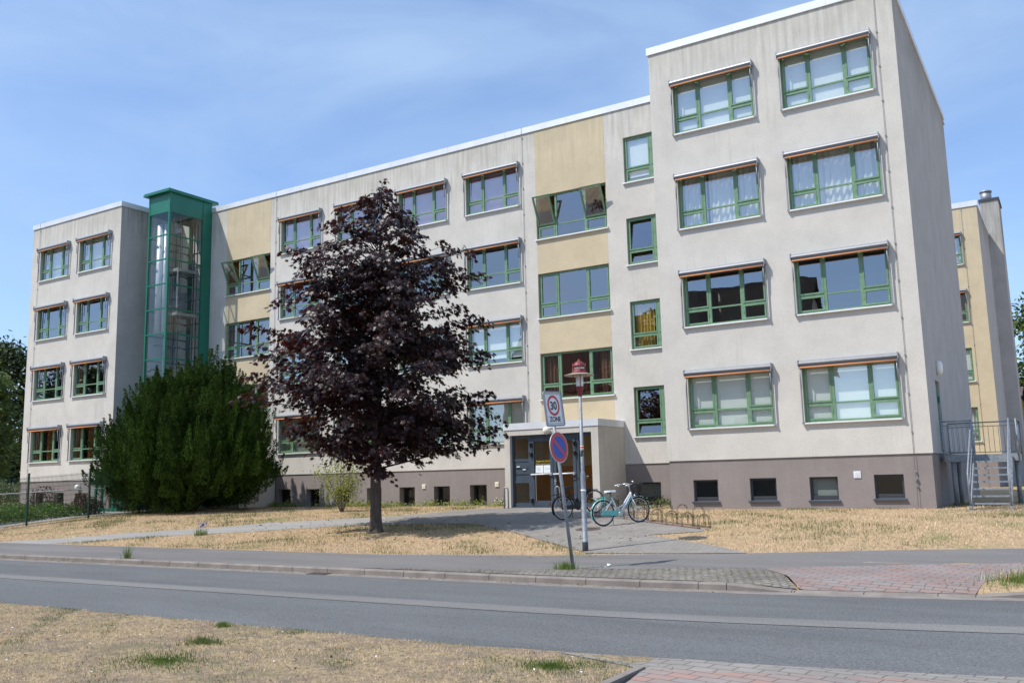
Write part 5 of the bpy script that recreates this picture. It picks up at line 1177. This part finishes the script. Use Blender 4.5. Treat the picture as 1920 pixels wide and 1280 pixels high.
b = MB(); b.poly([(.1,43.9,2.75),(8.4,43.9,2.75),(8.4,47.9,3.75),(.1,47.9,3.75)]); b.poly([(.1,43.9,2.6),(.1,47.9,3.6),(8.4,47.9,3.6),(8.4,43.9,2.6)]); b.poly([(.1,43.9,2.6),(8.4,43.9,2.6),(8.4,43.9,2.75),(.1,43.9,2.75)]); b.poly([(.1,43.9,2.6),(.1,43.9,2.75),(.1,47.9,3.75),(.1,47.9,3.6)]); b.build('roof', mat('grey_roof_felt', (.23,.22,.23), .9, var=.1), Sh)
b = MB(); b.box(-.42, -.05, 44.42, 44.48, .4, 2.0); dr = b.build('door', M_DARK, Sh); MB().box(-.05, .13, 44.43, 44.48, .4, 2.1).build('door_frame', M_WHITE, dr)

# ---------------------------------------------------------------- across the road: what the panes mirror
M_TILE = paving('dark_roof_tiles', (.075,.055,.05), (.05,.04,.04), (.012,.01,.01), .30, .34, msize=.03, bump=1.)
def tiled_house(x0, x1, y0, y1, eave, ridge, label):
    T = thing('tiled_house', ((x0+x1)/2, y0, -.25), label, 'house')
    b = MB(); b.box(x0, x1, y1, y0, -.4, eave); ym = (y0+y1)/2
    for x in (x0, x1): b.poly([(x, y1, eave), (x, y0, eave), (x, ym, ridge - .1)])
    b.build('wall', mat('house_render', (.46,.42,.36), .9, var=.08), T)
    r = MB()
    for ya, s in ((y0 + .6, 1), (y1 - .6, -1)):
        for za in (0, -.15): r.poly([(x0-.5, ya, eave-.3+za), (x1+.5, ya, eave-.3+za), (x1+.5, ym, ridge+za), (x0-.5, ym, ridge+za)])
    ro = r.build('roof', M_TILE, T)
    MB().box((x0+x1)/2 - .5, (x0+x1)/2 + .4, ym - .5, ym + .4, ridge - 1, ridge + 1.3).build('chimney', M_RUST, ro)
    w = MB()
    for i in range(int((x1-x0)/3)): 
        for z in (1.0, 4.0): w.box(x0 + 1 + i*3, x0 + 2.3 + i*3, y0, y0 + .06, z, z + 1.5)
    w.build('window', M_DARK, T)
tiled_house(-43, -13.0, -38, -48, 9.6, 16.6, 'house with steep dark tiled roof mirrored in the middle windows')
leafy('linden_tree', -72, -34, 13, 6, 1.5, LM_OAK, 'dark tree across the road mirrored in the leftmost windows', n_cl=150, per=160, leaf=.5, trunk=.35, seed=21, group='trees across the road mirrored in the windows')
leafy('linden_tree', -84, -30, 14, 6.5, 1.5, LM_OAK, 'tallest dark tree across the road mirrored in the leftmost windows', n_cl=150, per=160, leaf=.5, trunk=.35, seed=22, group='trees across the road mirrored in the windows')
leafy('linden_tree', -62, -40, 12.5, 6, 1.5, LM_OAK, 'smallest dark tree across the road mirrored in the leftmost windows', n_cl=150, per=160, leaf=.5, trunk=.35, seed=23, group='trees across the road mirrored in the windows')

# ---------------------------------------------------------------- small ground things
x, y = -7.65, -6.35; z = float(zg(x, y))
b = MB(); b.lathe([(.33, 0), (.33, .012)], (0,0,0), 28)
for k in range(-4, 5): b.box(-.22, .22, k*.055 - .008, k*.055 + .008, .012, .017)
sl = math.atan(.12); b.xf(Matrix.Translation((x, y, z + .013)) @ Matrix.Rotation(R(5), 4, 'X')); tag(b.build('manhole_cover', M_IRON), 'round iron manhole cover in the paving left of the lamp', 'manhole cover')
b = MB(); b.box(-10.35,-9.85,-13.88,-13.62,-.30,-.279)
for k in range(9): b.box(-10.32 + k*.052, -10.29 + k*.052, -13.86, -13.64, -.279, -.272)
tag(b.build('storm_drain', M_IRON), 'iron storm drain grate in the gutter below the kerb', 'drain')

def pip(px, py, poly):
    ins = np.zeros(len(px), bool); j = len(poly) - 1
    for i in range(len(poly)):
        xi, yi = poly[i]; xj, yj = poly[j]
        c = ((yi > py) != (yj > py)) & (px < (xj - xi) * (py - yi) / ((yj - yi) if yj != yi else 1e-9) + xi); ins ^= c; j = i
    return ins
PAVED = [PATH, PLAZA, BACKPATH, RED, COB]
def noise2(x, y, s, seed=0):
    return (np.sin(x*s + 1.3*seed + 1.7*np.sin(y*s*.7 + seed)) + np.sin(y*s*1.13 + 2.1*seed + 1.5*np.sin(x*s*.83 - seed)) + .6*np.sin((x+y)*s*2.3 + seed) + .5*np.sin((x-1.4*y)*s*3.7 + 2*seed)) / 3.1
def blades(name, x, y, hmin, hmax, w, m, lean=.7, dz=0):
    n = len(x); a = rng.random(n)*2*np.pi; h = rng.uniform(hmin, hmax, n); z = zg(x, y) + dz
    ln = rng.uniform(.15, lean, n) * h; b = rng.random(n)*2*np.pi
    c, s = np.cos(a)*w/2, np.sin(a)*w/2
    V = np.empty((n,3,3)); V[:,0] = np.stack([x-c, y-s, z-.01], -1); V[:,1] = np.stack([x+c, y+s, z-.01], -1); V[:,2] = np.stack([x+np.cos(b)*ln, y+np.sin(b)*ln, z+h], -1)
    return np_mesh(name, V.reshape(-1,3), np.arange(3*n).reshape(-1,3), m)
M_STRAW = mat('straw_blades', (.52,.38,.215), .9, col2=(.88,.68,.44), vscale=30, detail=6)
M_STRAW3 = mat('brown_blades', (.30,.21,.135), .9, col2=(.60,.43,.27), vscale=55)
M_STRAW2 = mat('verge_straw_blades', (.48,.35,.19), .9, col2=(.92,.70,.43), vscale=55, detail=6)
M_GRASS = leaf_mat('green_grass_blade', (.10,.13,.04), (.21,.24,.085), .3, .6, .2, 1.5, None, 9)
M_GRASSO = leaf_mat('olive_grass_blade', (.23,.215,.085), (.38,.335,.15), .3, .6, .2, 1.5, None, 9)
M_GRASS2 = leaf_mat('bright_grass_blade', (.09,.15,.025), (.19,.27,.06), .3, .5, .3, 1.5, None, 9)
def on_lawn(x, y):
    ok = y > np.interp(x, [p[0] for p in SW_BACK], [p[1] for p in SW_BACK]) + .05
    for p in PAVED: ok &= ~pip(x, y, p)
    wall_ = ((y > -.03) & (x > XR0 - .1) & (x < 0.1)) | ((y > YM - .02) & (x < XR0 + .1)) | ((x > XP0 - .05) & (x < XP1 + .05) & (y > YP - .05))
    return ok & ~wall_
n = 190000
x = rng.uniform(-34, 5, n); y = rng.uniform(-11.2, 4, n); k = on_lawn(x, y); x, y = x[k], y[k]
g = noise2(x, y, .9, 3) + .7*noise2(x, y, 2.6, 5) + .35 * ((y > -6.8) & (y < -5.2) & (x < -9)) + .5*np.exp(-((x+12.5)**2/14 + (y+6.2)**2/1.2)) + rng.normal(size=len(x))*.28
gr = g > .58
bb = (noise2(x, y, 1.4, 11) + .6*noise2(x, y, 3.7, 13) + rng.normal(size=len(x))*.3) > -.25
k2 = np.clip(rng.random(len(x)) + .22*noise2(x, y, 1.1, 17) + .15*noise2(x, y, 3.3, 19), 0, 1)
struct(blades('dry_grass', x[~gr & bb & (k2 < .6)], y[~gr & bb & (k2 < .6)], .02, .06, .016, M_STRAW, 1.4), 'stuff')
struct(blades('brown_grass', x[~gr & (k2 >= .6) & (k2 < .82)], y[~gr & (k2 >= .6) & (k2 < .82)], .02, .055, .016, M_STRAW3, 1.4), 'stuff')
struct(blades('olive_grass', x[~gr & (k2 > .82) & (g > -.25)], y[~gr & (k2 > .82) & (g > -.25)], .03, .07, .016, M_GRASSO, 1.2), 'stuff')
struct(blades('green_grass', x[gr], y[gr], .04, .11, .014, M_GRASS, .7), 'stuff')
n = 170000
x = rng.uniform(-13, 1.5, n); y = rng.uniform(-25, -19.15, n); k = ((y < -19.3) | (x < -1.4)) & ~((x > -.4)) & (y < np.interp(x, [-13,-1.4,0], [-19.22,-19.24,-19.6])); x, y = x[k], y[k]
g = noise2(x, y, 1.5, 2) + .7*noise2(x, y, 4.1, 7) + rng.normal(size=len(x))*.2
gr = g > .80
ba = noise2(x, y, 2.1, 9) + .6*noise2(x, y, 6, 4) + rng.normal(size=len(x))*.35
dr = ~gr & (ba > -.05)
k2 = rng.random(len(x)) + .25*noise2(x, y, 2.3, 21) < .5
struct(blades('dry_verge_grass', x[dr & k2], y[dr & k2], .008, .032, .008, M_STRAW2, 2.2), 'stuff')
struct(blades('olive_verge_grass', x[~gr & (ba < -.25) & k2], y[~gr & (ba < -.25) & k2], .008, .03, .008, M_GRASSO, 1.8), 'stuff')
struct(blades('brown_verge_grass', x[dr & ~k2], y[dr & ~k2], .006, .026, .009, M_STRAW3, 2.6), 'stuff')
struct(blades('green_verge_grass', x[gr], y[gr], .012, .04, .008, M_GRASS, 1.0), 'stuff')
def tuft(name, x, y, r, n, h0, h1, m, label, cat='grass tuft', group=None, w=.010, lean=.7):
    rr = r*np.abs(rng.normal(size=n))*.55; a = rng.random(n)*2*np.pi; rr = rr*(1 + .35*np.sin(3*a + x) + .2*np.sin(5*a + y))
    return tag(blades(name, x + rr*np.cos(a), y + rr*np.sin(a)*.7, h0, h1, w, m, lean), label, cat, group)
tuft('grass_tuft', -16.9, -13.38, .13, 90, .15, .42, M_GRASS2, 'tall green weed growing from the kerb joint at left')
tuft('grass_tuft', -4.98, -12.5, .30, 420, .05, .20, M_GRASS2, 'green weeds round the foot of the leaning sign post')
tuft('grass_patch', -5.0, -21.4, .85, 2300, .015, .05, M_GRASS2, 'large green grass patch at the bottom edge of the near verge')
tuft('grass_patch', -1.15, -19.9, .6, 1700, .015, .05, M_GRASS2, 'green grass patch on the near verge beside the edging stones')
tuft('grass_tuft', -6.3, -19.5, .12, 420, .03, .08, M_GRASS2, 'bright small grass tuft at the near road edge')
tuft('grass_tuft', -5.55, -20.45, .30, 700, .03, .08, M_GRASS, 'loose grass tuft in the middle of the near verge')
tuft('grass_patch', 2.75, -12.0, .75, 1500, .05, .22, M_GRASS2, 'leafy green weeds on the right traffic island')
tuft('grass_patch', 2.9, -11.4, .7, 1500, .04, .15, M_STRAW, 'dry straw on the right traffic island')
# weeds in the cobbles and along the wall
n = 2600; x = rng.uniform(-9.5, -.5, n); y = rng.uniform(-13.6, -11.3, n); k = pip(x, y, COB) & (noise2(x, y, 4, 6) + rng.normal(size=n)*.3 > .35)
struct(blades('cobble_weeds', x[k], y[k], .02, .07, .012, M_GRASS, .9, .012), 'stuff')
n = 5200; x = rng.uniform(-35, -15.3, n); y = YM - .05 - np.abs(rng.normal(size=n))*.28; k = noise2(x, y, 1.3, 8) + rng.normal(size=n)*.35 > .05; x, y = x[k], y[k]; n = len(x)
z = zg(x, y) + np.abs(rng.normal(size=n))*.12
struct(leaves('wall_weeds', np.stack([x, y, z], -1), unit(rng.normal(size=(n,3)) + np.array([0,0,.6])), unit(np.array([0,-.4,1.]) + rng.normal(size=(n,3))*.5), rng.uniform(.05,.12,n), OVAL, LM_YOUNG), 'stuff')
n = 900; x = rng.uniform(-11, -7.9, n); y = np.where(rng.random(n) < .5, YM - .05 - np.abs(rng.normal(size=n))*.2, rng.uniform(0, YM, n)); z = zg(x, y) + np.abs(rng.normal(size=n))*.15
struct(leaves('plinth_weeds', np.stack([x, y, z], -1), unit(rng.normal(size=(n,3)) + np.array([0,0,.8])), unit(np.array([0,-.4,1.]) + rng.normal(size=(n,3))*.5), rng.uniform(.05,.12,n), OVAL, LM_OLIVE), 'stuff')
# white flowers by the porch and the blue flower at the path
n = 60; x = rng.uniform(-16.6, -15.3, n); y = YM - .3 - rng.random(n)*.7; z = zg(x, y) + rng.uniform(.05,.35,n)
struct(leaves('wall_flowers', np.stack([x, y, z], -1), unit(rng.normal(size=(n,3))), unit(np.array([0,-1.,.6]) + rng.normal(size=(n,3))*.3), rng.uniform(.04,.07,n), OVAL, M_PAPER), 'stuff')
n = 420; x = rng.uniform(-13, -.6, n); y = rng.uniform(-24, -19.3, n); z = zg(x, y) + .02
struct(leaves('fallen_leaves', np.stack([x, y, z], -1), unit(rng.normal(size=(n,3)) * np.array([1,1,.2])), unit(np.array([0,0,1.]) + rng.normal(size=(n,3))*.3), rng.uniform(.025,.06,n), OVAL, mat('dead_leaf', (.14,.07,.045), .9, col2=(.36,.24,.14), vscale=20)), 'stuff')
n = 70; x = rng.uniform(-13, -.6, n); y = rng.uniform(-23, -19.4, n); z = zg(x, y) + .05
struct(leaves('daisies', np.stack([x, y, z], -1), unit(rng.normal(size=(n,3)) * np.array([1,1,.2])), unit(np.array([0,-.5,1.]) + rng.normal(size=(n,3))*.2), rng.uniform(.015,.028,n), OVAL, M_PAPER), 'stuff')
n = 500; x = rng.uniform(-20, -5.5, n); y = rng.uniform(-11, -2, n); z = zg(x, y) + .02
struct(leaves('maple_litter', np.stack([x, y, z], -1), unit(rng.normal(size=(n,3)) * np.array([1,1,.15])), unit(np.array([0,0,1.]) + rng.normal(size=(n,3))*.3), rng.uniform(.05,.10,n), OVAL, mat('fallen_maple_leaf', (.10,.045,.035), .9, col2=(.26,.16,.10), vscale=20)), 'stuff')
n = 700; x = rng.uniform(-24, -1.5, n); y = -13.62 - np.abs(rng.normal(size=n))*.10; z = np.full(n, -.283)
struct(leaves('gutter_litter', np.stack([x, y, z], -1), unit(rng.normal(size=(n,3)) * np.array([1,1,.1])), unit(np.array([0,0,1.]) + rng.normal(size=(n,3))*.2), rng.uniform(.02,.05,n), OVAL, mat('gutter_leaf', (.16,.10,.06), .9, col2=(.34,.25,.16), vscale=20)), 'stuff')
FL = thing('flower_clump', (-20.2, -8.45, .03), 'small clump of blue violet flowers at the edge of the path', 'flowers')
rr = .2*np.sqrt(rng.random(160)); a = rng.random(160)*2*np.pi; o = blades('stems', -20.2 + rr*np.cos(a), -8.45 + rr*np.sin(a), .12, .30, .012, M_GRASS2, .6); attach(o, FL)
n = 60; q = np.stack([-20.1 + rng.normal(size=n)*.07, -8.45 + rng.normal(size=n)*.07, .30 + rng.random(n)*.12], -1)
leaves('blossom', q, unit(rng.normal(size=(n,3))), unit(rng.normal(size=(n,3))), rng.uniform(.04,.07,n), OVAL, mat('violet_petal', (.16,.17,.45), .7), FL)
b = MB()
for k in range(4): 
    o_ = Vector((random.uniform(-.04,.04), random.uniform(-.03,.03), .02 + .02*k)); b.poly([tuple(o_ + Vector((random.uniform(-.07,.07), random.uniform(-.06,.06), random.uniform(-.02,.05)))) for _ in range(4)])
b.xf(Matrix.Translation((-4.19, -12.35, float(zg(-4.19,-12.35)) + .02))); tag(b.build('paper_scrap', M_PAPER), 'crumpled white paper scrap on the cobbles right of the sign post', 'litter')
